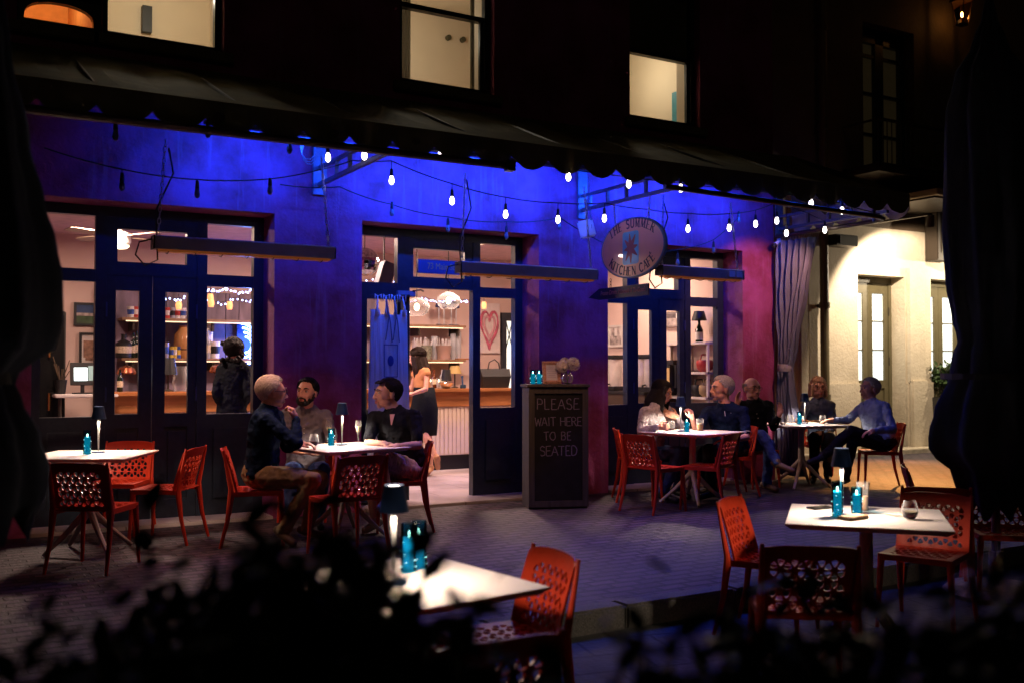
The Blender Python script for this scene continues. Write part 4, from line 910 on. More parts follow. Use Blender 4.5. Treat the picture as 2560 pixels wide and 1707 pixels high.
for cx, cy, cz, rr in ((-.075, -.01, .175, .062), (.055, -.02, .20, .068), (.0, .05, .21, .055)):
    fl2 = MB()
    for k in range(150):
        z = random.uniform(-1, 1); a = random.uniform(0, 2 * PI); s = math.sqrt(1 - z * z); n_ = Vector((s * math.cos(a), s * math.sin(a), z)); c = Vector((cx, cy, cz)) + n_ * rr * random.uniform(.88, 1.05)
        X, Y, Z = basis(n_ + Vector((random.uniform(-.4, .4), random.uniform(-.4, .4), random.uniform(-.4, .4))))
        for j in range(4):
            b = j * PI / 2 + a; d = X * math.cos(b) + Y * math.sin(b); e = X * math.cos(b + PI / 2) + Y * math.sin(b + PI / 2)
            fl2.quad(c, c + d * .010 + e * .006, c + d * .018 + Z * .003, c + d * .010 - e * .006)
    fl2.build('bloom', mat('white_petal', (.75, .68, .6), .7), vz)

# ---- the white dress on the open leaf
dr = thing('hanging_dress', 'white cotton dress printed with a blue oval emblem, hanging on the open door leaf', 'dress', (-.76, .18, 0))
rings = []
for i in range(40):
    z = .34 + (1.94 - .34) * i / 39; t = (z - .34) / 1.6; h = .245 - .045 * t; ring = []
    for j in range(61):
        u = j / 60 * 2 - 1; side = abs(u) ** 3; fy = -.035 * (1 - u * u) + side * .012 * math.sin(u * 60 + z * 3) + .004 * math.sin(u * 25 + z * 7)
        zz = z + (.05 * (abs(u) > .55) * t if i == 39 else 0); ring.append(Vector((h * u, fy, zz)))
    rings.append(ring)
DR = mat('white_cotton', (.72, .72, .76), .85, var=.05, bump=.3, bs=90)
MB().loft(rings, closed=False, cap=False).build('cloth', DR, dr, smooth=2)
sp_ = MB()
for x in (-.15, -.05, .05, .15):
    sp_.tube([(x, -.03, 1.92), (x + .006, -.03, 2.02), (x * .9, -.02, 2.13)], [.022, .010, .007], 6)
    for s in (-1, 1): sp_.tube([(x * .9, -.02, 2.12), (x * .9 + s * .03, -.03, 2.14), (x * .9 + s * .035, -.03, 2.07)], [.004, .010, .004], 5)
sp_.build('strap', DR, dr, smooth=2)
MB().tube([(-.22, -.02, 2.13), (.22, -.02, 2.145)], .006, 6).build('rod', DARKMETAL, dr)
rb = MB()
for x in (-.05, .03): rb.tube([(x, -.045, 2.1), (x + .02, -.055, 1.9), (x - .01, -.05, 1.68)], .006, 5); rb.tube([(x, -.045, 2.1), (x + .04, -.055, 1.85), (x + .06, -.05, 1.66)], .006, 5)
rb.build('ribbon', mat('grey_ribbon', (.12, .14, .24), .7), dr)
em = MB(); yy = -.040; xo = -.0
for a, b in (((-.075, 1.31), (.075, 1.318)), ((-.075, 1.632), (.075, 1.64)), ((-.075, 1.318), (-.068, 1.632)), ((.068, 1.318), (.075, 1.632))): em.box((xo + a[0], yy - .004, a[1]), (xo + b[0], yy - .001, b[1]))
em.ell((xo, yy, 1.475), .034, .004, .055, n=24, m=12)
em.build('printed_emblem', mat('blue_print', (.03, .06, .30), .7), dr)
hk = thing('door_closer', 'grey door closer arm above the hanging dress', 'door closer', (-.60, .20, 2.16)); MB().box((-.07, -.03, -.03), (.13, .02, .03), bev=.005).build('body', mat('closer_grey', (.2, .22, .28), .4), hk); MB().tube([(.1, -.02, .03), (.16, -.08, .04), (.26, .06, .04)], .008, 6).build('arm', DARKMETAL, hk)
# ================================================================== INSIDE THE CAFE
BARY, BX0, BX1 = 2.95, -3.0, 2.45
bar = thing('bar_counter', 'long bar counter with a polished wood top and cream beadboard front inside the cafe', 'bar counter', (0, BARY, .024))
BWOOD = mat('bar_wood', (.42, .17, .06), .3, var=.3, vs=3, stretch=(.6, 6, 6))
MB().box((BX0, -.06, 1.05), (BX1, .6, 1.10), bev=.012).build('countertop', BWOOD, bar)
MB().box((BX0 + .01, -.012, .86), (BX1 - .01, .55, 1.049)).build('apron', BWOOD, bar)
bb = MB().box((BX0 + .02, .012, .20), (BX1 - .02, .5, .859)); x = BX0 + .03
while x < BX1 - .06: bb.box((x, .0, .21), (x + .052, .0118, .855), bev=.004); x += .062
bb.build('beadboard', mat('cream_beadboard', (.72, .60, .48), .55, var=.05), bar)
MB().box((BX0 + .04, .06, 0), (BX1 - .04, .5, .199)).build('toe_kick', BLACK, bar)
SHW = mat('shelf_wood', (.28, .16, .08), .5, var=.25)
for z in (1.53, 2.04):
    t = thing('wall_shelf', 'lower long wall shelf of bottles and cups behind the bar' if z < 2 else 'upper long wall shelf of cups and small lamps behind the bar', 'shelf', (-.25, 4.3, z), 0, 'shelves behind the bar')
    MB().box((-2.45, -.17, -.035), (2.45, .2, 0), bev=.006).build('board', SHW, t)
    for xx in (-2.3, -1.3, -.3, .7, 1.7, 2.35): MB().box((xx - .012, -.12, -.16), (xx + .012, .2, -.036)).build('bracket', DARKMETAL, t)
    MB().box((-2.4, -.165, -.05), (2.4, -.15, -.036)).build('led_strip', mat('warm_led', (1, .8, .5), .5, emis=(1, .75, .45), es=1.2), t)
bc = thing('back_counter', 'low back counter with open wooden bays under the shelves', 'counter', (-.25, 4.2, .024)); k = MB().box((-2.5, -.2, 1.0), (2.5, .33, 1.05), bev=.01)
for xx in (-2.5, -1.5, -.5, .5, 1.5, 2.46): k.box((xx, -.18, 0), (xx + .04, .33, 1.0))
k.build('frame', SHW, bc)
def bottle(x, y, z, h, r, m, label, name='bottle', cat='bottle', group=None):
    t = thing(name, label, cat, (x, y, z), 0, group)
    MB().lathe([(r * .9, 0), (r, .01), (r, h * .58), (r * .75, h * .68), (r * .33, h * .76), (r * .32, h * .96), (r * .38, h)], n=14).build('bottle_body', m, t, smooth=True)
    MB().lathe([(r * 1.01, h * .2), (r * 1.01, h * .48)], n=14, cap=False).build('paper_label', mat('bottle_paper', (.6, .5, .35), .7, var=.4, vs=60), t); return t
def cup(x, y, z, h, r, m, label, band=None, name='cup', cat='cup', group=None, handle=False):
    t = thing(name, label, cat, (x, y, z), 0, group)
    MB().lathe([(r * .8, 0), (r, h), (r * .93, h), (r * .74, .01)], n=16).build('cup_body', m, t, smooth=True)
    if band: MB().lathe([(r * .86, h * .28), (r * .955, h * .72)], n=16, cap=False).lathe([(r * .862, h * .3), (r * .965, h * .7)], n=16, cap=False).build('band', band, t)
    if handle: MB().tube([(r * .9, 0, h * .8), (r * 1.5, 0, h * .7), (r * 1.4, 0, h * .35), (r * .85, 0, h * .25)], r * .1, 6).build('handle', m, t)
    return t
BG = mat('dark_bottle_glass', (.01, .02, .012), .08); BRN = mat('amber_bottle', (.12, .03, .01), .1); WH = mat('white_cup', (.7, .66, .62), .5); YL = mat('yellow_can', (.6, .42, .06), .35); BLU = mat('blue_can', (.06, .12, .4), .3, .3); SIL = mat('silver_can', (.5, .5, .52), .3, .6); CLR = mat('clear_plastic', (.7, .7, .75), .2, trans=.5, var=.03); REDC = mat('red_can', (.45, .05, .04), .35)
def SP(px, z, y=4.22): q = at_y(px, 900, y); return (q.x, y, z + .001)
gU, gL = 'cups on the upper bar shelf', 'bottles and cans on the lower bar shelf'
for px, m, bd, lab in ((327, WH, BLU, 'white cup with a blue band at the left end of the upper shelf'), (338, REDC, WH, 'red cup beside the white one on the upper shelf'), (403, WH, BLACK, 'white cup with a dark band seen leftmost in the second door pane'), (416, REDC, WH, 'red cup with a white band in the second door pane'), (429, SIL, BLACK, 'silver cup with a dark band in the second door pane'), (442, WH, REDC, 'white cup with a red band in the second door pane'), (454, WH, BLU, 'white cup with a blue band rightmost in the second door pane')):
    cup(*SP(px, 2.04), .14, .055, m, lab, bd, group=gU, handle=True)
for px, h, r, m, lab in ((309, .30, .10, BLACK, 'black round bottle at the left of the lower shelf'), (333, .32, .037, BG, 'dark green wine bottle, left of two in the first door pane'), (341, .34, .037, BG, 'dark green wine bottle, right of two in the first door pane'), (404, .30, .045, BRN, 'amber liquor bottle at the left of the second door pane'), (520, .36, .04, CLR, 'clear bottle beside the stacked cups in the right side light')):
    bottle(*SP(px, 1.53), h, r, m, lab, group=gL)
for px, h, m, bd, lab in ((325, .20, WH, REDC, 'tall white can with red print on the lower shelf'), (416, .20, SIL, BLU, 'silver and blue can on the lower shelf'), (429, .15, YL, BLU, 'yellow can with a blue band on the lower shelf'), (437, .15, YL, WH, 'yellow can with a white band on the lower shelf'), (446, .15, BLU, YL, 'blue can with a yellow band on the lower shelf')):
    cup(*SP(px, 1.53), h, .035, m, lab, bd, 'drink_can', 'can', gL)
for k, px in enumerate((512, 518, 524)):
    t = thing('stacked_cups', ('left tower of stacked white cups on the lower shelf', 'middle tower of stacked white cups on the lower shelf', 'right tower of stacked white cups on the lower shelf')[k], 'cups', SP(px, 1.53, 4.3))
    mb = MB()
    for j in range(9 + 2 * k): mb.lathe([(.032, j * .03), (.042, j * .03 + .10), (.044, j * .03 + .10), (.044, j * .03 + .105)], n=14)
    mb.build('cup_stack', WH, t, smooth=True)
cup(*SP(537, 1.53), .22, .07, WH, 'large white paper tub with a dark emblem on the lower shelf', BLACK, 'paper_tub', 'tub')
gl = thing('glass_jar', 'big amber glass barrel jar on the lower shelf in the second door pane', 'jar', SP(459, 1.53, 4.3)); MB().lathe([(.08, 0), (.12, .06), (.13, .18), (.12, .30), (.08, .36), (.06, .40), (.07, .42)], n=18).build('jar_body', mat('amber_glass_jar', (.45, .22, .08), .15), gl, smooth=True); MB().lathe([(.122, .10), (.131, .12)], n=18, cap=False).build('band', DARKMETAL, gl)
# little shaded lamps on the upper shelf, metal buckets with straws
for k, px in enumerate((1097, 1110, 1128, 1140)):
    put(lamp0, lu, SP(px, 2.04, 4.18 + .05 * (k % 2)), ('navy shaded lamp on the upper shelf, leftmost of four', 'navy shaded lamp on the upper shelf, second of four', 'navy shaded lamp on the upper shelf, third of four', 'navy shaded lamp on the upper shelf, rightmost of four')[k], group='unlit lamps on the upper bar shelf')
    lx = [o for o in bpy.data.objects if o.get('label', '').startswith('navy shaded lamp on the upper')][-1]
    for c in list(lx.children):
        if c.type == 'LIGHT': bpy.data.objects.remove(c)
random.seed(11)
for k, (px, w_) in enumerate(((1042, .07), (1063, .11), (1109, .12))):
    t = thing('metal_bucket', ('small pale bucket at the left of the lower shelf over the woman', 'galvanised bucket with a printed fruit pattern and white straws', 'pinkish tin bucket full of straws on the lower shelf')[k], 'bucket', SP(px, 1.53))
    MB().lathe([(w_ * .75, 0), (w_, .20), (w_ * 1.04, .205), (w_ * .95, .2), (w_ * .7, .01)], n=20).build('bucket_body', (WH, mat('printed_tin', (.35, .4, .3), .35, .4, var=.6, vs=30), mat('pink_tin', (.6, .42, .35), .35, .4))[k], t, smooth=True)
    s = MB()
    for j in range(26): a = random.uniform(0, 6.28); r_ = random.uniform(0, w_ * .8); s.tube([(r_ * math.cos(a), r_ * math.sin(a), .1), (r_ * 1.3 * math.cos(a), r_ * 1.3 * math.sin(a), random.uniform(.24, .33))], .005, 4)
    s.build('straw', WH, t)['kind'] = 'stuff'
for k, px in enumerate((1086, 1133, 1145)):
    t = thing('clear_cup_tower', ('tall tower of clear cups between the two buckets', 'tall tower of clear cups right of the pink bucket', 'rightmost tower of clear cups at the shelf end')[k], 'cups', SP(px, 1.53, 4.3)); mb = MB()
    for j in range(12 + k * 2): mb.lathe([(.038, j * .022), (.05, j * .022 + .10), (.052, j * .022 + .103)], n=14, cap=False)
    mb.build('cup_stack', mat('clear_cup', (.75, .78, .8), .15, alpha=.45), t, smooth=True)
cb = thing('cutting_board', 'wooden paddle board sticking out at the end of the lower shelf', 'board', SP(1160, 1.53, 4.2)); MB().box((-.12, -.06, 0), (.04, .06, .018), bev=.005).tube([(.04, 0, .009), (.17, 0, .009)], .012, 8).build('board', BWOOD, cb)
# things on the bar
def BP(px, dy=.2): q = at_y(px, 960, BARY + dy); return (q.x, BARY + dy, 1.125)
def cand(px, lab, dy=.25):
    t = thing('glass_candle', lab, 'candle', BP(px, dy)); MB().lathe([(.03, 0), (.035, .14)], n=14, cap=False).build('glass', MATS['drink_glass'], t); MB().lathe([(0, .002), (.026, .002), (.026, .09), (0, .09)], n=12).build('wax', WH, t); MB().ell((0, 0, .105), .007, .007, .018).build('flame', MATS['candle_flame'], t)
cand(1076, 'lit glass candle on the bar, left of the pair by the woman'); cand(1097, 'lit glass candle on the bar, right of the pair by the woman', .3)
t = thing('shaded_lamp', 'small lamp with a black drum shade on the bar inside the doorway', 'lamp', BP(1116, .3)); MB().lathe([(.06, 0), (.06, .01), (.01, .02), (.01, .12)], n=14).build('base', DARKMETAL, t); MB().lathe([(.075, .10), (.055, .26)], n=18, cap=False).build('lamp_shade', BLACK, t)
t = thing('shaded_lamp', 'small lamp with an olive cone shade at the back of the bar', 'lamp', BP(1137, .45)); MB().lathe([(.05, 0), (.05, .01), (.01, .02), (.01, .22)], n=14).build('base', DARKMETAL, t); MB().lathe([(.10, .20), (.06, .31)], n=18, cap=False).build('lamp_shade', mat('olive_shade', (.3, .2, .06), .6, emis=(.8, .5, .15), es=.12), t)
t = thing('steel_bowl', 'shiny steel bowl on the bar beneath the black shade', 'bowl', BP(1116, .08)); MB().lathe([(.02, 0), (.07, .03), (.10, .08), (.095, .08), (.06, .03), (.01, .01)], n=20).build('bowl', mat('chrome', (.7, .7, .7), .1, 1), t, smooth=True)
t = thing('brush', 'small blue brush standing on the bar near the door frame', 'brush', BP(1157, .1)); MB().tube([(0, 0, .04), (-.01, 0, .13), (-.015, 0, .17)], [.012, .01, .018], 8).build('handle', mat('blue_handle', (.02, .08, .2), .4), t); MB().box((-.04, -.015, 0), (.045, .015, .05), bev=.006).build('bristle', mat('dark_teal', (.01, .04, .08), .6), t)
for k, px in enumerate((300, 1085, 1105)):
    bottle(*BP(px, .4), .26, .035, (BG, BRN, CLR)[k], ('dark bottle on the bar in the first door pane', 'amber bottle behind the candles on the bar', 'clear bottle behind the black shaded lamp')[k])
t = thing('shaded_lamp', 'tall lamp with a black shade standing on the bar in the second door pane', 'lamp', BP(420, .25)); MB().lathe([(.07, 0), (.07, .01), (.012, .03), (.010, .25)], n=14).build('base', DARKMETAL, t); MB().lathe([(.11, .20), (.075, .40)], n=18, cap=False).build('lamp_shade', BLACK, t)
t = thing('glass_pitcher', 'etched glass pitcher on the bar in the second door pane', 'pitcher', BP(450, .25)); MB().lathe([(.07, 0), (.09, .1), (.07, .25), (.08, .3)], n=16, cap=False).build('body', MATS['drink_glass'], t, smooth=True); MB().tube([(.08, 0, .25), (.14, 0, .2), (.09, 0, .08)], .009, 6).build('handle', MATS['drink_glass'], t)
# hand bag on the bar
t = thing('tote_bag', 'black tote bag with looped handles on the bar behind the right side light', 'bag', BP(1236, .25)); MB().loft([[(-.2, -.06, 0), (.2, -.06, 0), (.2, .06, 0), (-.2, .06, 0)], [(-.23, -.075, .16), (.23, -.075, .16), (.23, .075, .16), (-.23, .075, .16)], [(-.24, -.02, .27), (.24, -.02, .27), (.24, .02, .27), (-.24, .02, .27)]]).build('bag_body', BLACK, t)
MB().tube([(-.12, -.02, .25), (-.10, -.03, .36), (-.02, -.04, .40), (.05, -.03, .35), (.08, -.02, .25)], .008, 6).build('handle', BLACK, t)
# three copper pendant lamps low over the bar seen in left bay, globe pendants in the doorway
for k, (px, py) in enumerate(((316, 925), (420, 922), (545, 922))):
    q = at_y(px, py, BARY + .95); t = thing('wine_glass_rack', ('copper bowl hanging under the shelf in the first door pane', 'copper bowl hanging under the shelf in the second door pane', 'copper bowl hanging under the shelf in the right side light')[k], 'bowl', (q.x, q.y, q.z))
    MB().lathe([(.02, .06), (.09, .03), (.12, -.03), (.11, -.05)], n=20, cap=False).build('shade', mat('copper', (.6, .2, .1), .2, .9), t, smooth=True); MB().tube([(0, 0, .06), (0, 0, 1.48 - q.z)], .006, 6).build('rod', DARKMETAL, t)
for k, (px, py, y) in enumerate(((1042, 768, 2.4), (1121, 752, 3.0))):
    q = at_y(px, py, y); t = thing('globe_pendant', ('clear glass pendant lamp at the left of the open doorway', 'clear glass pendant lamp over the middle of the bar')[k], 'pendant lamp', q)
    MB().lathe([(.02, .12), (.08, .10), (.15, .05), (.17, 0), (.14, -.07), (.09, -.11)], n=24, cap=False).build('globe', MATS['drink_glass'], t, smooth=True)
    MB().ell((0, 0, 0), .035, .035, .05).build('bulb', mat('warm_bulb', (1, .8, .5), .5, emis=(1, .75, .45), es=9), t); MB().tube([(0, 0, .05), (0, 0, 3.09 - q.z)], .006, 6).build('cord', BLACK, t)
# mirror ball in the left transom of the centre bay
q = at_y(912, 655, 1.3); t = thing('mirror_ball', 'faceted silver mirror ball hanging behind the top left pane of the centre doorway', 'mirror ball', q)
MB().ell((0, 0, 0), .16, .16, .16, n=22, m=14).build('ball', mat('mirror_facet', (.5, .5, .55), .12, 1, var=.5, vs=40), t); MB().tube([(0, 0, .15), (0, 0, 3.09 - q.z)], .005, 5).build('cord', BLACK, t)
q = at_y(960, 690, 1.5); t = thing('wall_speaker', 'dark grey loudspeaker hung inside behind the top left pane', 'speaker', q); MB().box((-.07, -.08, -.16), (.09, .08, .16), Matrix.Rotation(.3, 4, 'Y'), bev=.01).build('cabinet', mat('speaker_grey', (.12, .13, .2), .5), t); MB().tube([(0, 0, .14), (0, 0, 3.09 - q.z)], .01, 5).build('bracket', DARKMETAL, t)
# ceiling fan
q = at_y(300, 605, 2.6); t = thing('ceiling_fan', 'pale ceiling fan with a lit hub behind the left transom', 'fan', (q.x, 2.6, q.z))
MB().lathe([(.03, .35), (.03, .12), (.11, .10), (.12, .0), (.10, -.04)], n=20).build('hub', WH, t, smooth=True); MB().lathe([(.0, -.085), (.07, -.075), (.10, -.05), (0, -.05)], n=20).build('light_bowl', mat('fan_light', (1, .85, .6), .5, emis=(1, .8, .5), es=5), t)
for k in range(4):
    a = .55 + k * PI / 2; c, s = math.cos(a), math.sin(a)
    b = MB().loft([[Vector((c * r_ - s * w_, s * r_ + c * w_, .05 + .02 * (w_ > 0))) for w_ in (-wd, wd)] + [Vector((c * r_ - s * w_, s * r_ + c * w_, .06 + .02 * (w_ > 0))) for w_ in (wd, -wd)] for r_, wd in ((.12, .03), (.3, .07), (.6, .08), (.68, .05))]); b.build('blade', mat('fan_blade', (.5, .4, .28), .5), t)
# fairy lights looped along the top of the back wall, seen in all lower panes
def fairy(name, label, pts, y, n, blue=True, r=.011):
    P = [at_y(a, b, y) for a, b in pts]; o = P[0].copy(); t = thing(name, label, 'string lights', o); w_ = []
    for a, b in zip(P, P[1:]):
        for k in range(6): u = k / 6; p = a.lerp(b, u); p.z -= .3 * (b - a).length * u * (1 - u); w_.append(p - o)
    w_.append(P[-1] - o); MB().tube(w_, .003, 4).build('wire', BLACK, t); b = MB()
    for k in range(n):
        u = k / (n - 1) * (len(w_) - 1); i = min(int(u), len(w_) - 2); p = w_[i].lerp(w_[i + 1], u - i); b.ell(p + Vector((random.uniform(-.02, .02), 0, random.uniform(-.035, 0))), r, n=6, m=4)
    e = b.build('light_bead', mat('blue_bead', (.5, .6, 1), .4, emis=(.35, .45, 1), es=9) if blue else mat('warm_bead', (1, .8, .6), .4, emis=(1, .7, .4), es=7), t); e['kind'] = 'stuff'; return t
fairy('fairy_lights', 'tiny blue-white fairy lights across the top of the right side light of the left bay', [(505, 716), (540, 722), (570, 718), (600, 730), (630, 722)], 3.6, 34)
fairy('fairy_lights', 'lower loop of fairy lights in the right side light of the left bay', [(505, 742), (545, 756), (585, 744), (630, 748)], 3.4, 16)
fairy('fairy_lights', 'fairy lights at the top of the second door pane', [(398, 738), (430, 746), (462, 740)], 3.6, 12)
fairy('fairy_lights', 'blue-white fairy lights over the bar in the open doorway', [(1020, 748), (1060, 742), (1100, 750), (1140, 744), (1175, 750)], 3.7, 36)
fairy('fairy_lights', 'small blue fairy lights behind the lower edge of the top left pane', [(900, 700), (940, 694), (985, 702)], 3.2, 6)
# paper lanterns
for k, (px, py) in enumerate(((526, 745), (528, 758), (574, 764), (447, 764), (1210, 764))):
    q = at_y(px, py, 3.3); t = thing('rattan_lantern', ('upper small orange lantern in the right side light', 'lower small orange lantern hung just under another', 'small orange lantern farther right in the side light', 'small orange lantern in the second door pane', 'small orange lantern beside the heart painting')[k], 'lantern', q, 0, 'small orange lanterns')
    MB().lathe([(.03, -.05), (.04, 0), (.03, .05)], n=10).build('lantern_body', mat('lantern_orange', (.8, .35, .15), .6, emis=(1, .35, .12), es=1.6, var=.4, vs=60), t, smooth=True); MB().tube([(0, 0, .05), (0, 0, .14)], .004, 4).build('cord', BLACK, t)
# neon sign
q = at_y(618, 862, 4.4); t = thing('neon_sign', 'glowing blue-white neon crescent on the wall in the right side light', 'neon sign', q)
for k in range(4):
    r_ = .24 - .05 * k; MB().tube([(-.10 + r_ * math.cos(a * PI / 12) + .02 * k, -.05, r_ * 1.2 * math.sin(a * PI / 12)) for a in range(-6, 7)], .013, 8).build('neon_tube', mat('neon_blue', (.3, .5, 1), .4, emis=(.25, .45, 1), es=20), t, smooth=2)
MB().box((-.15, -.04, -.30), (.22, -.02, .30)).build('backing_board', mat('neon_board', (.02, .05, .2), .3), t)
light('neon_light', 'POINT', (0, -.35, 0), 30, (.08, .2, 1), t, shadow_soft_size=.15)
# pictures on the walls
def picture(px0, py0, px1, py1, label, art, y=None, x=None, fm_=BLACK, mt=.03):
    f = (lambda a, b: at_y(a, b, y)) if y is not None else (lambda a, b: at_x(a, b, x))
    a = f(px0, py1); b = f(px1, py0); t = thing('framed_picture', label, 'picture', a)
    if y is not None: w_, h_ = b.x - a.x, b.z - a.z; B = lambda u0, v0, u1, v1, d0, d1: ((u0, -d1, v0), (u1, -d0, v1))
    else: w_, h_ = abs(b.y - a.y), b.z - a.z; B = lambda u0, v0, u1, v1, d0, d1: ((-d1, -u0, v0), (-d0, -u1, v1))
    k = MB()
    for u0, v0, u1, v1 in ((0, 0, mt, h_), (w_ - mt, 0, w_, h_), (mt, 0, w_ - mt, mt), (mt, h_ - mt, w_ - mt, h_)): k.box(*B(u0, v0, u1, v1, 0, .03))
    k.build('frame', fm_, t); MB().box(*B(mt, mt, w_ - mt, h_ - mt, 0, .015)).build('mount', mat('mount_white', (.62, .58, .52), .7), t)
    for n_, (u0, v0, u1, v1, m) in enumerate(art): MB().box(*B(w_ * u0, h_ * v0, w_ * u1, h_ * v1, .0155, .018 + .001 * n_)).build('artwork', m, t)
    return t
sepia = mat('sepia_print', (.25, .14, .09), .7, var=.6, vs=18); green = mat('dark_green_print', (.05, .09, .04), .7, var=.6, vs=8); blueg = mat('night_blue_print', (.03, .06, .14), .7, var=.4, vs=6); greyp = mat('grey_photo', (.35, .3, .27), .7, var=.7, vs=14)
picture(184, 758, 240, 814, 'wide framed picture of a dark landscape behind the far left side light', [(.08, .1, .92, .5, green), (.08, .5, .92, .9, blueg), (.08, .42, .92, .55, greyp)], y=4.54)
picture(197, 832, 250, 920, 'black framed print with a brown ribbon shape under the landscape', [(.2, .3, .8, .78, sepia), (.3, .22, .7, .3, sepia)], y=4.54)
picture(318, 734, 343, 775, 'small framed dark print high on the bar wall in the first door pane', [(.1, .1, .9, .9, blueg)], y=4.54)
picture(413, 826, 429, 846, 'tiny red framed notice in the second door pane', [(.2, .4, .8, .8, greyp)], y=4.54, fm_=REDC, mt=.02)
picture(1524, 812, 1560, 868, 'unframed sketch of thin trees on the wall behind the third bay', [(.1, .1, .9, .5, greyp), (.2, .5, .4, .85, greyp), (.6, .5, .75, .95, greyp)], x=3.98, fm_=mat('mount_white', (.62, .58, .52), .7))
picture(1660, 778, 1700, 818, 'grey photograph of a house front in the right door pane of the third bay', [(.08, .1, .92, .55, greyp), (.2, .55, .8, .85, mat('dark_photo', (.12, .1, .1), .7, var=.6, vs=20))], x=3.98, fm_=greyp, mt=.015)
# heart painting, a loose pink heart on a white canvas
a = at_y(1194, 882, 4.54); b = at_y(1247, 760, 4.54); t = thing('heart_painting', 'large white canvas painted with a loose pink heart behind the right side light', 'painting', a); w_, h_ = b.x - a.x, b.z - a.z
MB().box((0, -.035, 0), (w_, 0, h_)).build('canvas', mat('canvas_white', (.68, .6, .56), .8), t); k = MB()
hp_ = [(w_ * (.5 + .40 * (math.sin(u) ** 3)), h_ * (.52 + .026 * (13 * math.cos(u) - 5 * math.cos(2 * u) - 2 * math.cos(3 * u) - math.cos(4 * u)))) for u in [2 * PI * i / 40 for i in range(41)]]
k.tube([(x_, -.037, z_) for x_, z_ in hp_], [.012 + .014 * abs(math.sin(i * .35)) for i in range(41)], 6); k.build('brush_stroke', mat('pink_paint', (.55, .12, .18), .6, var=.4, vs=12), t, smooth=2)
k = MB().tube([(w_ * (.5 + .62 * (x_ / w_ - .5)), -.036, h_ * (.54 + .62 * (z_ / h_ - .52))) for x_, z_ in hp_], .02, 6); k.build('brush_stroke', mat('pale_pink_paint', (.6, .32, .34), .6), t, smooth=2)
# bright doorway with lattice at the far right of that pane
a = at_y(1254, 1000, 4.5); t = thing('lit_side_door', 'bright glazed side door with a lattice top seen behind the right side light', 'door', (a.x, 4.5, .024))
MB().box((0, -.02, 0), (.08, .04, 2.25)).box((.5, -.02, 0), (.58, .04, 2.25)).box((.08, -.02, 2.12), (.5, .04, 2.25)).build('door_frame', FRAME, t)
MB().box((.08, 0, 0), (.5, .02, 2.12)).build('pane', mat('bright_pane', (.8, .8, .75), .5, emis=(1, .95, .8), es=1.2), t); k = MB()
for i in range(4): k.tube([(.08 + .105 * i, -.01, 1.7), (.185 + .105 * i, -.01, 2.1)], .01, 4).tube([(.185 + .105 * i, -.01, 1.7), (.08 + .105 * i, -.01, 2.1)], .01, 4)
k.build('lattice', BLACK, t)
# left : cabinet, till, small table
a = at_y(118, 1000, 3.2); b = at_y(163, 1000, 3.2); t = thing('tall_cabinet', 'tall black cabinet with brass handles behind the far left side light', 'cabinet', (a.x - .5, 3.2, .024)); W_ = b.x - a.x + .5
MB().box((0, 0, 0), (W_, .5, 2.02), bev=.01).build('cabinet_body', BLACK, t)
for s in (0, 1): MB().box((.02 + s * W_ / 2, -.015, .05), (W_ / 2 - .01 + s * (W_ / 2 - .01), -.001, 1.97), bev=.006).build('door', mat('black_gloss', (.01, .01, .01), .15), t)
MB().tube([(W_ * .75, -.03, .9), (W_ * .75, -.035, 1.1)], .012, 8).tube([(W_ * .75, -.03, 1.5), (W_ * .75, -.035, 1.7)], .012, 8).build('handle', mat('brass', (.6, .35, .1), .25, .9), t)
q = at_y(207, 984, 3.0); t = thing('side_table', 'small white side table carrying the till behind the far left side light', 'table', (q.x, 3.0, .024)); MB().box((-.3, -.2, q.z - .06), (.35, .3, q.z - .024), bev=.008).build('tabletop', WH, t)
for sx in (-.25, .3):
    for sy in (-.15, .25): MB().tube([(sx, sy, 0), (sx, sy, q.z - .06)], .02, 8).build('leg', DARKMETAL, t)
t = thing('till_screen', 'till with a glowing white screen on the side table', 'screen', (q.x, 3.0, q.z + .001)); MB().box((-.10, -.03, 0), (.16, .12, .015)).box((-.02, .02, .015), (.02, .05, .15)).build('stand', BLACK, t)
Mr = Matrix.Rotation(R(-12), 4, 'X'); MB().box((-.13, -.01, .10), (.20, .01, .36), Mr, bev=.004).build('screen_case', BLACK, t); MB().box((-.09, -.014, .15), (.05, -.0105, .30), Mr).build('screen', mat('white_screen', (.9, .95, 1), .4, emis=(.7, .95, 1), es=2.2), t); MB().box((.06, -.014, .15), (.18, -.0105, .32), Mr).build('screen', mat('dim_screen', (.2, .3, .3), .4, emis=(.3, .5, .45), es=.4), t)
t = thing('potted_twigs', 'dark pot of thin twigs beside the till', 'plant', (q.x - .22, 3.1, q.z + .001)); MB().lathe([(.05, 0), (.07, .16), (.06, .16)], n=14).build('pot', BLACK, t); k = MB()
for j in range(9): k.tube([(0, 0, .1), (random.uniform(-.12, .1), random.uniform(-.08, .08), random.uniform(.25, .42))], .005, 4)
k.build('twig', mat('twig_brown', (.08, .05, .02), .8), t)
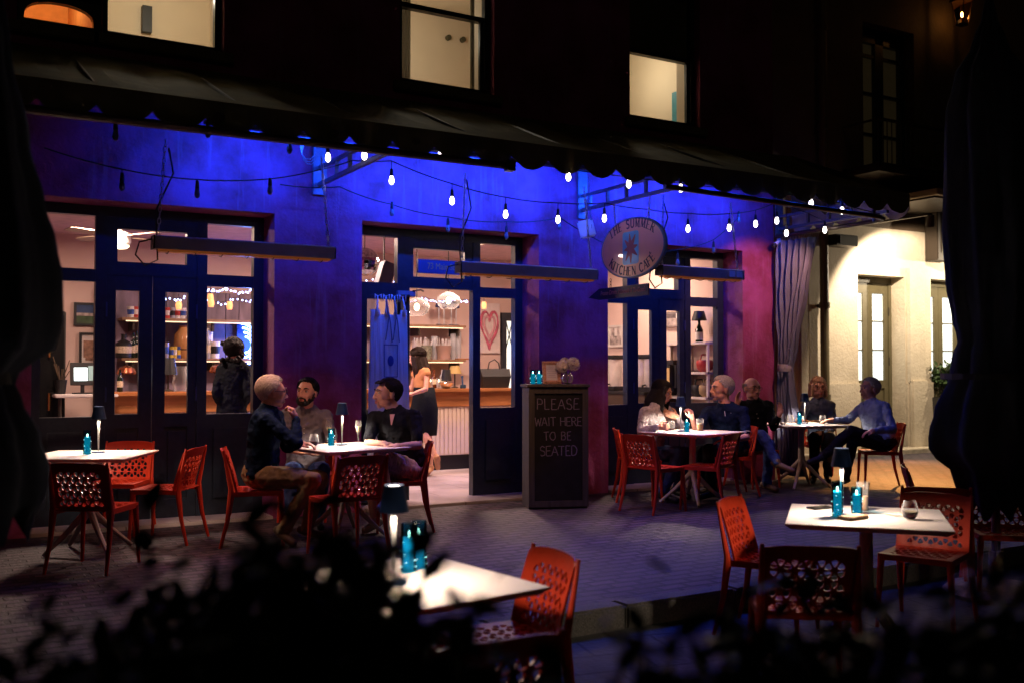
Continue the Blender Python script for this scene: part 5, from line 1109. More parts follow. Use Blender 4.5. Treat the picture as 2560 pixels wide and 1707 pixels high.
# third bay : side wall x ~ 3.98 with a counter, drink dispensers, shelf unit
def XP(px, py, x): return at_x(px, py, x)
q = XP(1590, 985, 3.6); t = thing('side_counter', 'dark counter along the side wall in the third bay', 'counter', (3.7, 2.0, .024)); MB().box((-.28, -.62, 1.02), (.3, 1.2, 1.06), bev=.01).build('countertop', BLACK, t); MB().box((-.25, -.6, 0), (.3, 1.18, 1.019)).build('base', mat('dark_brown', (.06, .035, .02), .6), t)
for k, px in enumerate((1538, 1606, 1628)):
    q = XP(px, 950, 3.66); t = thing('drink_dispenser', ('clear drink dispenser in the left side light of the third bay', 'clear drink dispenser, left of two in the third bay door', 'clear drink dispenser, right of two in the third bay door')[k], 'dispenser', (3.66, q.y, 1.086))
    MB().lathe([(.085, .06), (.095, .12), (.10, .40), (.09, .44)], n=20, cap=False).build('tank', mat('dispenser_glass', (.7, .65, .6), .15, alpha=.55), t, smooth=True); MB().box((-.11, -.11, .44), (.11, .11, .50), bev=.03).box((-.11, -.11, 0), (.11, .11, .06), bev=.01).build('lid', BLACK, t); MB().tube([(-.1, 0, .09), (-.15, 0, .08), (-.15, 0, .04)], .012, 6).build('tap', BLACK, t)
q = XP(1678, 940, 3.7); t = thing('coffee_machine', 'black rounded machine with an amber window in the right door pane of the third bay', 'machine', (3.72, q.y, 1.086)); MB().box((-.13, -.16, 0), (.13, .16, .42), bev=.06).build('casing', BLACK, t); MB().box((-.137, -.10, .09), (-.1305, .10, .32)).build('window_panel', mat('amber_panel', (.5, .3, .12), .4, emis=(1, .55, .2), es=.25), t)
t = thing('condiment_tray', 'white tray of red, orange and blue bottles below the dispensers', 'tray', (3.44, XP(1618, 975, 3.44).y, 1.03 - .25)); MB().box((-.06, -.35, 0), (.0, .35, .012)).box((-.002, -.35, .012), (.0, .35, .12)).build('tray', WH, t)
for i in range(8):
    b_ = MB().lathe([(.022, .013), (.022, .08), (.008, .10), (.006, .12)], ((-.03), -.3 + .085 * i, 0), 10); b_.build('condiment_bottle', (REDC, mat('orange_plastic', (.7, .25, .05), .4), BLU)[i % 3], t)
t = thing('shelf_unit', 'white open shelf unit against the wall in the right side light of the third bay', 'shelf', (3.86, 1.0, .024))
k = MB()
for z in (.98, 1.30, 1.68): k.box((-.14, -.5, z), (.15, .5, z + .03))
for y_ in (-.5, .05, .47): k.box((-.10, y_, 0), (-.07, y_ + .03, 1.68)); k.box((.10, y_, 0), (.13, y_ + .03, 1.68))
k.build('shelf_frame', mat('shelf_white', (.65, .58, .5), .6), t); MB().box((.131, -.49, .5), (.14, .47, 1.66)).build('patterned_back', mat('patterned_paper', (.12, .10, .08), .7, var=.95, vs=40), t)
q = XP(1751, 845, 3.86); t = thing('shaded_lamp', 'wine bottle lamp with a black shade on top of the white shelf unit', 'lamp', (3.84, q.y, 1.735)); MB().lathe([(.05, 0), (.05, .16), (.02, .22), (.016, .3)], n=16).build('bottle_base', BG, t, smooth=True); MB().lathe([(.0515, .03), (.0515, .13)], n=16, cap=False).build('paper_label', WH, t); MB().lathe([(.10, .28), (.065, .40)], n=18, cap=False).build('lamp_shade', BLACK, t)
for i, (px, z, m, lab) in enumerate(((1762, 1.355, REDC, 'round red basket on the middle shelf of the white unit'), (1748, 1.035, BLACK, 'dark round basket on the lower shelf of the white unit'), (1768, 1.035, mat('straw', (.35, .25, .12), .8), 'straw coloured basket on the lower shelf of the white unit'))):
    q = XP(px, 950, 3.84); t = thing('basket', lab, 'basket', (3.84, q.y, z)); MB().lathe([(.06, 0), (.10, .04), (.11, .12), (.10, .15), (.09, .12)], n=18).build('basket_body', m, t, smooth=True); MB().tube([(-.08, 0, .13), (-.05, 0, .22), (.05, 0, .22), (.08, 0, .13)], .01, 6).build('handle', m, t)
# room lamps: flat ceiling lights that the glazing shows as a warm glow
for k, (x_, y_, e) in enumerate(((-3.2, 2.2, 95), (-.9, 2.3, 110), (1.4, 2.3, 100), (3.3, 1.6, 55))):
    t = thing('ceiling_light', ('flat round ceiling light over the left bay', 'flat round ceiling light left of the doorway axis', 'flat round ceiling light right of the doorway axis', 'flat round ceiling light over the third bay')[k], 'ceiling light', (x_, y_, 3.04), 0, 'flat ceiling lights inside the cafe')
    MB().lathe([(.2, 0), (.22, .03), (.22, .055), (0, .055), (0, .0)], n=28).build('housing', WH, t); MB().lathe([(0, -.004), (.19, -.004), (.19, -.001), (0, -.001)], n=28).build('diffuser', mat('ceiling_diffuser', (1, .8, .6), .5, emis=(1, .7, .45), es=3), t)
    light('area_light', 'AREA', (0, 0, -.03), e, (1, .65, .52), t, shape='DISK', size=.4)
# ================================================================== PEOPLE
def frame_of(fwd, pitch=0, roll=0):
    f = Vector(fwd).normalized(); z = Vector((0, 0, 1)); r = f.cross(z).normalized()   # r: the person's right hand side
    f2 = (f * math.cos(pitch) - z * math.sin(pitch)).normalized(); u = r.cross(f2).normalized()
    if roll: r, u = r * math.cos(roll) + u * math.sin(roll), u * math.cos(roll) - r * math.sin(roll)
    return r, f2, u
def head_parts(mb, c, F, s=1.0, fem=False):
    r, f, u = F; P = lambda x, y, z: c + (r * x + f * y + u * z) * s; ax = (r, f, u); E = lambda p, a, b, d, n=16, m=12: mb.ell(P(*p), a * s, b * s, d * s, ax, n, m)
    E((0, -.018, .038), .073, .094, .078); E((0, .028, .010), .068, .062, .080); E((0, .030, -.050), .056 - .006 * fem, .050, .048); E((0, .062, -.088), .022, .020, .020)
    for k in (-1, 1):
        E((k * .036, .054, -.014), .023, .024, .026); E((k * .042, .02, -.060), .017, .040, .028); E((k * .076, -.012, -.006), .010, .018, .030)
        E((k * .082, -.020, .010), .006, .012, .018); mb.cap(P(k * .012, .083, .032), P(k * .048, .070, .034), .010 * s, .008 * s); E((k * .013, .094, -.030), .010, .011, .009)
    mb.cap(P(0, .084, .026), P(0, .105, -.022), .010 * s, .013 * s); E((0, .108, -.026), .012, .012, .010)
    mb.cap(P(-.020, .084, -.054), P(.020, .084, -.054), .008 * s); mb.cap(P(-.017, .082, -.064), P(.017, .082, -.064), .009 * s)
    E((0, .075, -.045), .030, .014, .024)
def face_bits(root, c, F, s, eye=(.05, .03, .02), lip=(.42, .14, .12), brow=(.05, .035, .03), glasses=False):
    r, f, u = F; P = lambda x, y, z: c + (r * x + f * y + u * z) * s - root.location; ax = (r, f, u)
    for k in (-1, 1):
        e = MB().ell(P(k * .031, .073, .012), .0125 * s, .012 * s, .0105 * s, ax, 12, 8).build('eye', mat('eye_white', (.55, .5, .48), .2), root, smooth=2)
        MB().ell(P(k * .031, .083, .012), .0065 * s, .004 * s, .0065 * s, ax, 10, 6).build('iris', mat('iris', eye, .1), e, smooth=2)
        MB().tube([P(k * .014, .092, .033), P(k * .032, .090, .040), P(k * .050, .076, .034)], [.004 * s, .0055 * s, .003 * s], 6).build('eyebrow', mat('brow_%d' % int(brow[0] * 100), brow, .9), root, smooth=2)
        MB().tube([P(k * .018, .082, .020), P(k * .031, .085, .0235), P(k * .045, .074, .019)], .0028 * s, 5).build('eyelid', mat('lid', (.30, .14, .10), .7), root, smooth=2)
    MB().tube([P(-.023, .084, -.058), P(-.008, .0925, -.055), P(.008, .0925, -.055), P(.023, .084, -.058)], [.003 * s, .006 * s, .006 * s, .003 * s], 6).tube([P(-.019, .084, -.064), P(0, .0925, -.066), P(.019, .084, -.064)], [.003 * s, .0065 * s, .003 * s], 6).build('mouth', mat('lip_%d' % int(lip[0] * 100), lip, .5), root, smooth=2)
    if glasses:
        g = MB()
        for k in (-1, 1):
            g.tube([P(k * .032 + .023 * math.cos(a * PI / 8), .100, .010 + .017 * math.sin(a * PI / 8)) for a in range(17)], .0022, 5); g.tube([P(k * .055, .098, .014), P(k * .074, .07, .014), P(k * .080, -.01, .012)], .0022, 5)
        g.tube([P(-.009, .101, .014), P(.009, .101, .014)], .0022, 5); g.build('glasses', mat('glasses_frame', (.03, .025, .02), .3), root)
def hairline(kind, az):   # lowest height of the hair (head units) for azimuth az (0 front, 180 back)
    a = abs(az)
    pts = {'short': ((0, .096), (35, .090), (55, .062), (72, .030), (92, .006), (105, .006), (125, -.035), (180, -.062)), 'bald': ((0, 9), (70, 9), (78, .03), (100, .005), (125, -.03), (180, -.05)),
           'bob': ((0, .078), (30, .066), (50, .02), (62, -.075), (180, -.095)), 'long': ((0, .085), (28, .070), (45, .02), (58, -.09), (180, -.12))}[kind]
    for (p, q), (p2, q2) in zip(pts, pts[1:]):
        if p <= a <= p2: return q + (q2 - q) * (a - p) / (p2 - p)
    return pts[-1][1]
def hair_mesh(root, c, F, s, kind, m, seed, puff=1.0, top=9, extra=None, vox=.006):
    r, f, u = F; random.seed(seed); mb = MB(); n = 620 if kind != 'bald' else 380
    for i in range(n):
        z = 1 - 2 * (i + .5) / n; a = i * 2.39996; q = math.sqrt(1 - z * z); x, y = q * math.cos(a), q * math.sin(a)
        hx, hy, hz = x * .072 * puff, -.018 + y * .092 * puff, .036 + z * .076 * puff
        if z < -.1: hz = .036 + z * .105; hx = x * .072 * max(.8, 1 + z * .2)
        az = math.degrees(math.atan2(hx, hy + .018))
        if hz < hairline(kind, az) + random.uniform(-.004, .004) or hz > top: continue
        if kind == 'bald' and hz > .055: continue
        rr = (.0095 if kind == 'bald' else random.uniform(.0105, .0145)) * s
        p = c + (r * hx + f * hy + u * hz) * s - root.location; mb.ell(p, rr, n=7, m=5)
    if extra: extra(mb, lambda x, y, z: c + (r * x + f * y + u * z) * s - root.location)
    o = mb.build('hair', m, root); remesh(o, vox, 2, .5, .008, .012)
    st = MB(); n = 520
    for i in range(n):
        z = 1 - 2 * (i + .5) / n; a = i * 2.39996 + .3; q = math.sqrt(1 - z * z); x, y = q * math.cos(a), q * math.sin(a); hx, hy, hz = x * .078 * puff, -.018 + y * .098 * puff, .036 + z * .083 * puff
        az = math.degrees(math.atan2(hx, hy + .018))
        if hz < hairline(kind, az) or hz > top or (kind == 'bald' and hz > .05): continue
        nn = Vector((x, y, z)); w_ = Vector((.25 * math.sin(i * 1.3), -.9 if z > .3 else -.35, -.75 if z < .5 else -.1)); w_ = (w_ - nn * w_.dot(nn)).normalized()
        P_ = lambda v: c + (r * v.x + f * v.y + u * v.z) * s - root.location; b0 = Vector((hx, hy, hz)) * 1.0 + nn * random.uniform(.006, .011); L = random.uniform(.02, .038)
        st.tube([P_(b0 - w_ * L * .4), P_(b0 + w_ * L * .3 + nn * .002), P_(b0 + w_ * L - nn * .006)], [.0032 * s, .0028 * s, .0008], 4)
    st.build('hair_strand', m, root)['kind'] = 'stuff'; return o
def beard_mesh(root, c, F, s, m, seed=1):
    r, f, u = F; random.seed(seed); mb = MB(); P = lambda x, y, z: c + (r * x + f * y + u * z) * s - root.location
    for k in (-1, 1):
        mb.cap(P(k * .070, .0, .0), P(k * .064, .022, -.055), .009, .013); mb.cap(P(k * .064, .022, -.055), P(k * .034, .066, -.092), .014, .016); mb.cap(P(k * .034, .066, -.092), P(0, .080, -.100), .016, .018)
        mb.cap(P(0, .098, -.043), P(k * .024, .089, -.048), .006, .006); mb.cap(P(k * .028, .083, -.052), P(k * .030, .074, -.085), .010, .015); mb.cap(P(k * .052, .050, -.055), P(k * .045, .055, -.080), .016, .018); mb.cap(P(k * .014, .086, -.080), P(k * .016, .080, -.098), .012, .014)
    mb.cap(P(0, .088, -.078), P(0, .082, -.096), .010, .017); o = mb.build('beard', m, root); remesh(o, .005, 2, .5, .005, .01)
def hand_parts(mb, wr, d, pn, side=1, curl=.6, s=1.0, spread=.0, thumb=.6):
    """wr: wrist point, d: direction wrist -> knuckles, pn: direction the palm faces, side: +1 thumb at d x pn side"""
    d = Vector(d).normalized(); pn = Vector(pn); pn = (pn - d * pn.dot(d)).normalized(); a = d.cross(pn).normalized() * side
    P = lambda x, y, z: wr + (d * x + a * y + pn * z) * s
    mb.cap(wr, P(.03, 0, 0), .026 * s, .028 * s)
    for y in (-.028, -.009, .010, .029): mb.cap(P(.02, y * .75, 0), P(.085 - abs(y) * .25, y, 0), .0155 * s, .0125 * s, 8)
    mb.cap(P(.015, .02, .010), P(.05, .032, .012), .018 * s, .014 * s)
    for y, L, k in ((-.031, .75, 1.1), (-.011, .95, 1.05), (.010, 1.0, 1.0), (.031, .92, .9)):
        p = P(.084 - abs(y) * .25, y, 0); ang = curl * k * .7; yy = y * spread
        for seg, (ln_, rr) in enumerate(((.042, .0092), (.027, .0085), (.021, .0075))):
            dd = (d * math.cos(ang) + pn * math.sin(ang) + a * yy * 6).normalized(); q = p + dd * ln_ * L * s; mb.cap(p, q, rr * s, rr * .92 * s, 8); p = q; ang += curl * k * .95
    p = P(.028, .034, .008); q = p + (d * .62 + a * (.75 - .3 * curl) + pn * .35 * thumb).normalized() * .040 * s; mb.cap(p, q, .0125 * s, .0105 * s, 8); q2 = q + (d * .9 + a * (.25 - .35 * curl) + pn * .5 * thumb * curl).normalized() * .032 * s; mb.cap(q, q2, .0105 * s, .0085 * s, 8)
def torso(mb, hip, chest, neck, side, w, dpt, belly=1.0, grow=0):
    """elliptical loft from hips to the neck base; side = unit vector across the shoulders"""
    ring = []; up = (neck - hip).normalized(); side = (side - up * side.dot(up)).normalized()
    prof = ((-.16, .90, .95, 0), (-.05, .98, 1.0, .15), (.15, .93, 1.02 * belly, .35), (.40, .90, 1.0 * belly, .35), (.65, 1.0, 1.0, .15), (.80, 1.05, .95, 0), (.92, 1.02, .80, -.1), (1.0, .78, .66, -.1), (1.07, .46, .54, 0), (1.12, .36, .46, 0))
    fw = side.cross(up) * -1
    for t, a, b, o in prof:
        if t < .65: p = hip.lerp(chest, max(t, -.3) / .65) if t >= 0 else hip + (hip - chest) * (-t) * .9
        else: p = chest.lerp(neck, (t - .65) / .35)
        f2 = up.cross(side).normalized(); p = p + f2 * 0
        ring.append([p + side * ((w * a + grow) * math.cos(2 * PI * k / 22)) + f2 * ((dpt * b + grow) * math.sin(2 * PI * k / 22)) for k in range(22)])
    mb.loft(ring)
def lerp(a, b, t): return a + (b - a) * t
def limb(mb, pts, rad, n=10):
    for (a, b), (ra, rb) in zip(zip(pts, pts[1:]), zip(rad, rad[1:])): mb.cap(a, b, ra, rb, n)
SKIN = mat('skin_fair', (.70, .42, .31), .5, var=.07, vs=25, bump=.05, bs=180, spec=.25); SKIN2 = mat('skin_tan', (.52, .28, .19), .5, var=.07, vs=25, spec=.25); SKIN3 = mat('skin_ruddy', (.70, .37, .28), .5, var=.08, vs=25, spec=.25)
def cloth(name, c, r=.85, v=.2, sh=0, b=.35, bs=22): return mat(name, c, r, var=v, vs=5, bump=b, bs=bs, sheen=sh, spec=.08)
def person(label, base, J, headc, face, pitch=0, roll=0, skin=SKIN, shirt=None, trousers=None, hair=None, shoe=BLACK, sleeves='long', legs='long', thin=1.0, hands=(), collar=None, s=1.0, hw=.17, hd=.115, belly=1.0, face_kw={}, fem=False, extra=None, sh_r=.052, smooth_shirt=.0085, wr_=.030):
    """J: dict of joints: neck, hip, and per side l / r: sh, el, wr, hipj, kn, an, toe (world points)"""
    s = s * 1.04; root = thing('person', label, 'person', base); o = root.location.copy(); J = dict(J); J['neck'] = J['neck'] + Vector((0, 0, .034))
    for k in ('sh_l', 'sh_r'): J[k] = J[k] + Vector((0, 0, .038))
    F = frame_of(face, pitch, roll); b = MB()
    head_parts(b, headc, F, s, fem); nb_ = J['neck']; neck0 = headc + (F[1] * -.02 + F[2] * -.06) * s
    b.cap(neck0, nb_, .052 * s, .058 * s); b.cap(nb_, nb_ + Vector((0, 0, -.05)), .056, .068)
    side = (J['sh_r'] - J['sh_l']).normalized(); chest = lerp(J['hip'], nb_, .66)
    torso(b, J['hip'], chest, lerp(chest, nb_, .8), side, hw * .80, hd * .78, belly * .95)
    for k in ('l', 'r'):
        sh, el, wr = J['sh_' + k], J['el_' + k], J['wr_' + k]; limb(b, [chest, sh, el, lerp(el, wr, .3), wr], [.06 * thin, .036 * thin, .038 * thin, .039 * thin, .026 * thin])
        hj, kn, an, toe = J['hj_' + k], J['kn_' + k], J['an_' + k], J['toe_' + k]; limb(b, [J['hip'], hj, kn, lerp(kn, an, .35), an], [.09, .078, .052, .050, .036]); limb(b, [an, toe], [.036, .026])
    for h in hands: hand_parts(b, J['wr_' + h[0]], h[1], h[2], h[3], *h[4:])
    for v in b.v: v -= o
    bo = b.build('body', skin, root); remesh(bo, .0062, 5, .5)
    face_bits(root, headc, F, s, **face_kw)
    if hair: hair(root, headc, F, s)
    if shirt:
        g = MB(); torso(g, J['hip'], chest, nb_ + (chest - nb_) * .03, side, hw, hd, belly)
        for k in ('l', 'r'):
            sh, el, wr = J['sh_' + k], J['el_' + k], J['wr_' + k]; g.cap(lerp(chest, nb_, .55), sh, .085, sh_r + .014); g.cap(lerp(chest, nb_, .05), lerp(sh, el, .15), .09, .055)
            if sleeves == 'long': limb(g, [sh, el, lerp(el, wr, .4), lerp(el, wr, .93)], [sh_r + .008, .050, .047, .036])
            elif sleeves == 'short': limb(g, [sh, lerp(sh, el, .45), lerp(sh, el, .80)], [sh_r + .010, .058, .056])
            elif sleeves == 'none': g.cap(sh, lerp(sh, el, .05), sh_r, sh_r)
        for v in g.v: v -= o
        so = g.build('shirt', shirt, root); remesh(so, smooth_shirt, 9, .5, wr_, .06)
        if collar:
            cb_ = MB(); f2 = Vector(face); f2.z = 0; f2 = -(side.cross(Vector((0, 0, 1)))).normalized(); 
            if f2.dot(Vector(face)) < 0: f2 = -f2
            ring = []
            for zz, rr in ((-.02, .092), (.018, .078), (.038, .070), (.024, .084), (-.018, .104)):
                ring.append([nb_ - o + Vector((0, 0, zz + .004)) + side * (rr * math.cos(R(a))) + f2 * (rr * math.sin(R(a)) * 1.02 - .004) - Vector((0, 0, .030 * max(0, math.sin(R(a)))**2)) for a in range(108, 433, 12)])
            cb_.loft(ring, closed=False, cap=False); cb_.build('collar', collar, root, smooth=2)
    if trousers:
        g = MB(); torso_h = J['hip']; g.ell(torso_h - Vector((0, 0, .01)), hw * .98, hd * 1.12, .13, (side, side.cross(Vector((0, 0, 1))).normalized(), Vector((0, 0, 1))), 18, 10)
        for k in ('l', 'r'):
            hj, kn, an = J['hj_' + k], J['kn_' + k], J['an_' + k]
            if legs == 'long': limb(g, [torso_h, hj, lerp(hj, kn, .5), kn, lerp(kn, an, .4), lerp(kn, an, .93)], [.10, .094, .084, .068, .062, .055])
            elif legs == 'shorts': limb(g, [torso_h, hj, lerp(hj, kn, .5), lerp(hj, kn, .92)], [.105, .10, .092, .084])
        for v in g.v: v -= o
        to = g.build('trousers', trousers, root); remesh(to, .0095, 5, .5, .030, .07)
    for k in ('l', 'r'):
        an, toe = J['an_' + k], J['toe_' + k]; d = (toe - an); d = d.normalized(); g = MB(); heel = an - d * .045
        g.cap(heel - o, toe - o, .040, .034); g.cap(an - o, an - o + Vector((0, 0, .03)), .044, .042)
        so = g.build('shoe', shoe, root); remesh(so, .008, 2)
    if extra: extra(root, o, F)
    return root
D_ = at_d
def floor_pt(px, D, z=.04): X = (px - 1280) / FPX * D; a, b_ = W2(X, D); return Vector((a, b_, z))
Rg, Up, Tw = _r, Vector((0, 0, 1)), -_fh    # picture right, up, towards the camera
WHITEH = mat('white_hair', (.62, .58, .52), .6, var=.25, vs=60); SILV = mat('silver_hair', (.50, .48, .46), .6, var=.3, vs=60); BLK = mat('black_hair', (.010, .008, .008), .6, var=.3, vs=60, spec=.2); BRNH = mat('dark_brown_hair', (.022, .012, .008), .6, var=.3, vs=50, spec=.2); BLON = mat('blonde_hair', (.62, .48, .32), .55, var=.25, vs=60); GREYH = mat('grey_hair', (.30, .27, .25), .6, var=.5, vs=45)
NAVY = cloth('navy_knit', (.008, .022, .055)); KHAKI = cloth('khaki_twill', (.28, .21, .12)); GREYP = cloth('grey_polo', (.20, .19, .23)); JEAN = cloth('blue_denim', (.04, .07, .20), v=.25); BLKS = cloth('black_cotton', (.010, .012, .016)); PLAID = mat('plaid_shorts', (.42, .38, .40), .85, var=.5, vs=22, stretch=(6, 1, 1)); LACE = mat('lace_blouse', (.36, .34, .37), .85, var=.35, vs=30, bump=.5, bs=60); NAVY2 = cloth('navy_polo', (.008, .016, .05)); DENS = cloth('denim_shirt', (.09, .13, .22), v=.2); PALEB = cloth('pale_blue_knit', (.32, .40, .62)); DARKT = cloth('charcoal_trousers', (.022, .022, .026)); WHSH = mat('white_shoe', (.5, .48, .45), .6); BRSH = mat('brown_shoe', (.14, .08, .045), .5)

# 1 white haired man in navy sweater, seen from behind his right shoulder
J = dict(neck=D_(668, 1034, 8.05), hip=D_(652, 1178, 8.05), sh_r=D_(664, 1062, 7.88), sh_l=D_(690, 1052, 8.25), el_r=D_(742, 1108, 7.82), wr_r=D_(739, 1046, 7.95), el_l=D_(716, 1118, 8.32), wr_l=D_(748, 1108, 8.10),
         hj_r=D_(668, 1192, 7.93), hj_l=D_(675, 1190, 8.15), kn_r=D_(782, 1198, 7.80), kn_l=D_(800, 1195, 8.15), an_r=floor_pt(706, 7.9, .10), an_l=floor_pt(768, 8.2, .07), toe_r=floor_pt(735, 7.82, .035), toe_l=floor_pt(810, 8.15, .035))
def hr(root, c, F, s): hair_mesh(root, c, F, s, 'short', WHITEH, 2, 1.04)
person('white haired man in glasses and a navy sweater holding his fist at his chin', (J['hip'].x, J['hip'].y, 0), J, D_(681, 981, 8.05), cdir(118), .05, 0, SKIN, NAVY, KHAKI, hr, BRSH, hands=(('r', Up * .9 - Rg * .25, -Rg, 1, 1.15), ('l', Rg, -Up, -1, .6)), s=1.06, hw=.185, hd=.13, face_kw=dict(glasses=True, brow=(.3, .26, .22)))
# 2 bearded man facing us
J = dict(neck=D_(766, 1034, 9.18), hip=D_(764, 1172, 9.3), sh_r=D_(714, 1050, 9.15), sh_l=D_(815, 1050, 9.25), el_r=D_(704, 1112, 9.0), wr_r=D_(748, 1130, 8.85), el_l=D_(834, 1112, 9.05), wr_l=D_(790, 1132, 8.9),
         hj_r=D_(740, 1180, 9.2), hj_l=D_(790, 1180, 9.2), kn_r=D_(728, 1172, 8.75), kn_l=D_(806, 1172, 8.8), an_r=floor_pt(730, 8.75, .07), an_l=floor_pt(800, 8.8, .07), toe_r=floor_pt(720, 8.58, .035), toe_l=floor_pt(804, 8.62, .035))
def hr(root, c, F, s): hair_mesh(root, c, F, s, 'short', BLK, 3, 1.02); beard_mesh(root, c, F, s, BLK)
def ex(root, o, F): 
    k = MB(); c = lerp(J['neck'], J['hip'], .25) + Tw * .125 - o
    for i in range(3): k.ell(c + Up * (.05 - .045 * i) + Tw * (.005 * i - .012) + Rg * .005, .006, n=8, m=6)
    k.build('button', WH, root)
person('bearded dark haired man in a grey polo shirt behind the table, facing us', (J['hip'].x, J['hip'].y, 0), J, D_(767, 981, 9.12), cdir(-14), -.03, .06, SKIN3, GREYP, JEAN, hr, BLACK, sleeves='short', hands=(('r', Rg, Up, -1, .5), ('l', -Rg, Up, 1, .5)), collar=GREYP, s=1.06, hw=.19, hd=.13, belly=1.15, face_kw=dict(brow=(.02, .015, .01)), extra=ex)
# 3 man in black shirt by the doorway
J = dict(neck=D_(984, 1040, 8.78), hip=D_(1016, 1168, 8.85), sh_r=D_(936, 1054, 8.80), sh_l=D_(1036, 1050, 8.72), el_r=D_(920, 1108, 8.62), wr_r=D_(952, 1108, 8.45), el_l=D_(1046, 1112, 8.55), wr_l=D_(1000, 1114, 8.40),
         hj_r=D_(995, 1176, 8.8), hj_l=D_(1020, 1172, 8.72), kn_r=D_(920, 1166, 8.6), kn_l=D_(950, 1142, 8.35), an_r=floor_pt(940, 8.55, .07), an_l=D_(972, 1245, 8.30), toe_r=floor_pt(915, 8.45, .035), toe_l=D_(950, 1268, 8.2))
def hr(root, c, F, s): hair_mesh(root, c, F, s, 'short', BLK, 4, 1.0, extra=lambda mb, P: [mb.cap(P(x, .055, .098), P(x, .075, .088), .014, .012) for x in (-.04, -.02, 0, .02, .04)])
def ex(root, o, F):
    k = MB(); c = lerp(J['neck'], J['hip'], .34) + Tw * .13 - o
    for i in (-1, 1): k.tube([c + Rg * (.02 * i + .018 * math.cos(a)) + Up * (-.03 + .014 * math.sin(a)) for a in [j * PI / 6 for j in range(13)]], .003, 5)
    k.tube([c - Up * .03, c + Up * .04], .004, 5); k.build('sunglasses', BLACK, root)
    v = MB(); n0 = J['neck'] - o + Tw * .098 + Up * .02; v.loft([[n0 + Rg * (-.022) + Up * .005, n0 + Rg * .022 + Up * .005, n0 - Up * .085 + Tw * .062 + Rg * .004, n0 - Up * .085 + Tw * .062 - Rg * .004], [p + Tw * .004 for p in (n0 + Rg * (-.022) + Up * .005, n0 + Rg * .022 + Up * .005, n0 - Up * .085 + Tw * .062 + Rg * .004, n0 - Up * .085 + Tw * .062 - Rg * .004)]]); v.build('open_neck', SKIN, root)
person('dark haired man in a black shirt and plaid shorts looking left, sunglasses on his chest', (J['hip'].x, J['hip'].y, 0), J, D_(968, 985, 8.76), cdir(-62), 0, 0, SKIN, BLKS, PLAID, hr, WHSH, sleeves='short', legs='shorts', hands=(('r', Rg, -Up, -1, .4), ('l', -Rg, -Up, 1, .5)), collar=BLKS, s=1.10, hw=.20, hd=.135, belly=1.1, face_kw=dict(brow=(.03, .02, .015)), extra=ex)
# 4 dark haired woman in white blouse
J = dict(neck=D_(1638, 1024, 10.75), hip=D_(1632, 1128, 10.8), sh_r=D_(1612, 1040, 10.62), sh_l=D_(1668, 1036, 10.95), el_r=D_(1604, 1078, 10.50), wr_r=D_(1645, 1066, 10.35), el_l=D_(1704, 1070, 10.85), wr_l=D_(1694, 1042, 10.68),
         hj_r=D_(1640, 1136, 10.7), hj_l=D_(1648, 1134, 10.9), kn_r=D_(1700, 1130, 10.45), kn_l=D_(1712, 1130, 10.7), an_r=floor_pt(1652, 10.5, .07), an_l=floor_pt(1690, 10.8, .07), toe_r=floor_pt(1690, 10.35, .035), toe_l=floor_pt(1720, 10.65, .035))
def hr(root, c, F, s):
    def lng(mb, P):
        random.seed(8)
        for i in range(54):
            a = R(60 + 240 * i / 53); x, y = .080 * math.sin(a), -.018 + .092 * math.cos(a); L = .30 + .05 * random.random()
            mb.cap(P(x * 1.02, y, .02), P(x * 1.25, y * 1.2 - .01, -.14), .015, .019, 7); mb.cap(P(x * 1.25, y * 1.2 - .01, -.14), P(x * 1.2 + .02 * (random.random() - .5), y * 1.1, -L), .019, .010, 7)
        for sx in (-1, 1):
            for k in range(5): mb.cap(P(sx * .078, .02 + .012 * k, .01 - .01 * k), P(sx * .085, .045 + .012 * k, -.24), .015, .010, 7)
        for k in range(8): mb.cap(P(.04 + .006 * k, .06 - .004 * k, .075), P(.088, .045 - .003 * k, -.03), .012, .012, 7)
    hair_mesh(root, c, F, s, 'long', BLK, 5, 1.06, extra=lng)
person('woman with long black hair and a lacy white blouse looking down at the table', (J['hip'].x, J['hip'].y, 0), J, D_(1656, 980, 10.78), cdir(62), .32, 0, SKIN2, LACE, JEAN, hr, BLACK, hands=(('r', Rg * .9 + Tw * .1, Rg * .1 - Up * .2 + _fh, 1, .9), ('l', -Rg * .9 + Up * .35, _fh, -1, .25)), s=.98, hw=.155, hd=.115, fem=True, face_kw=dict(lip=(.40, .08, .08)))
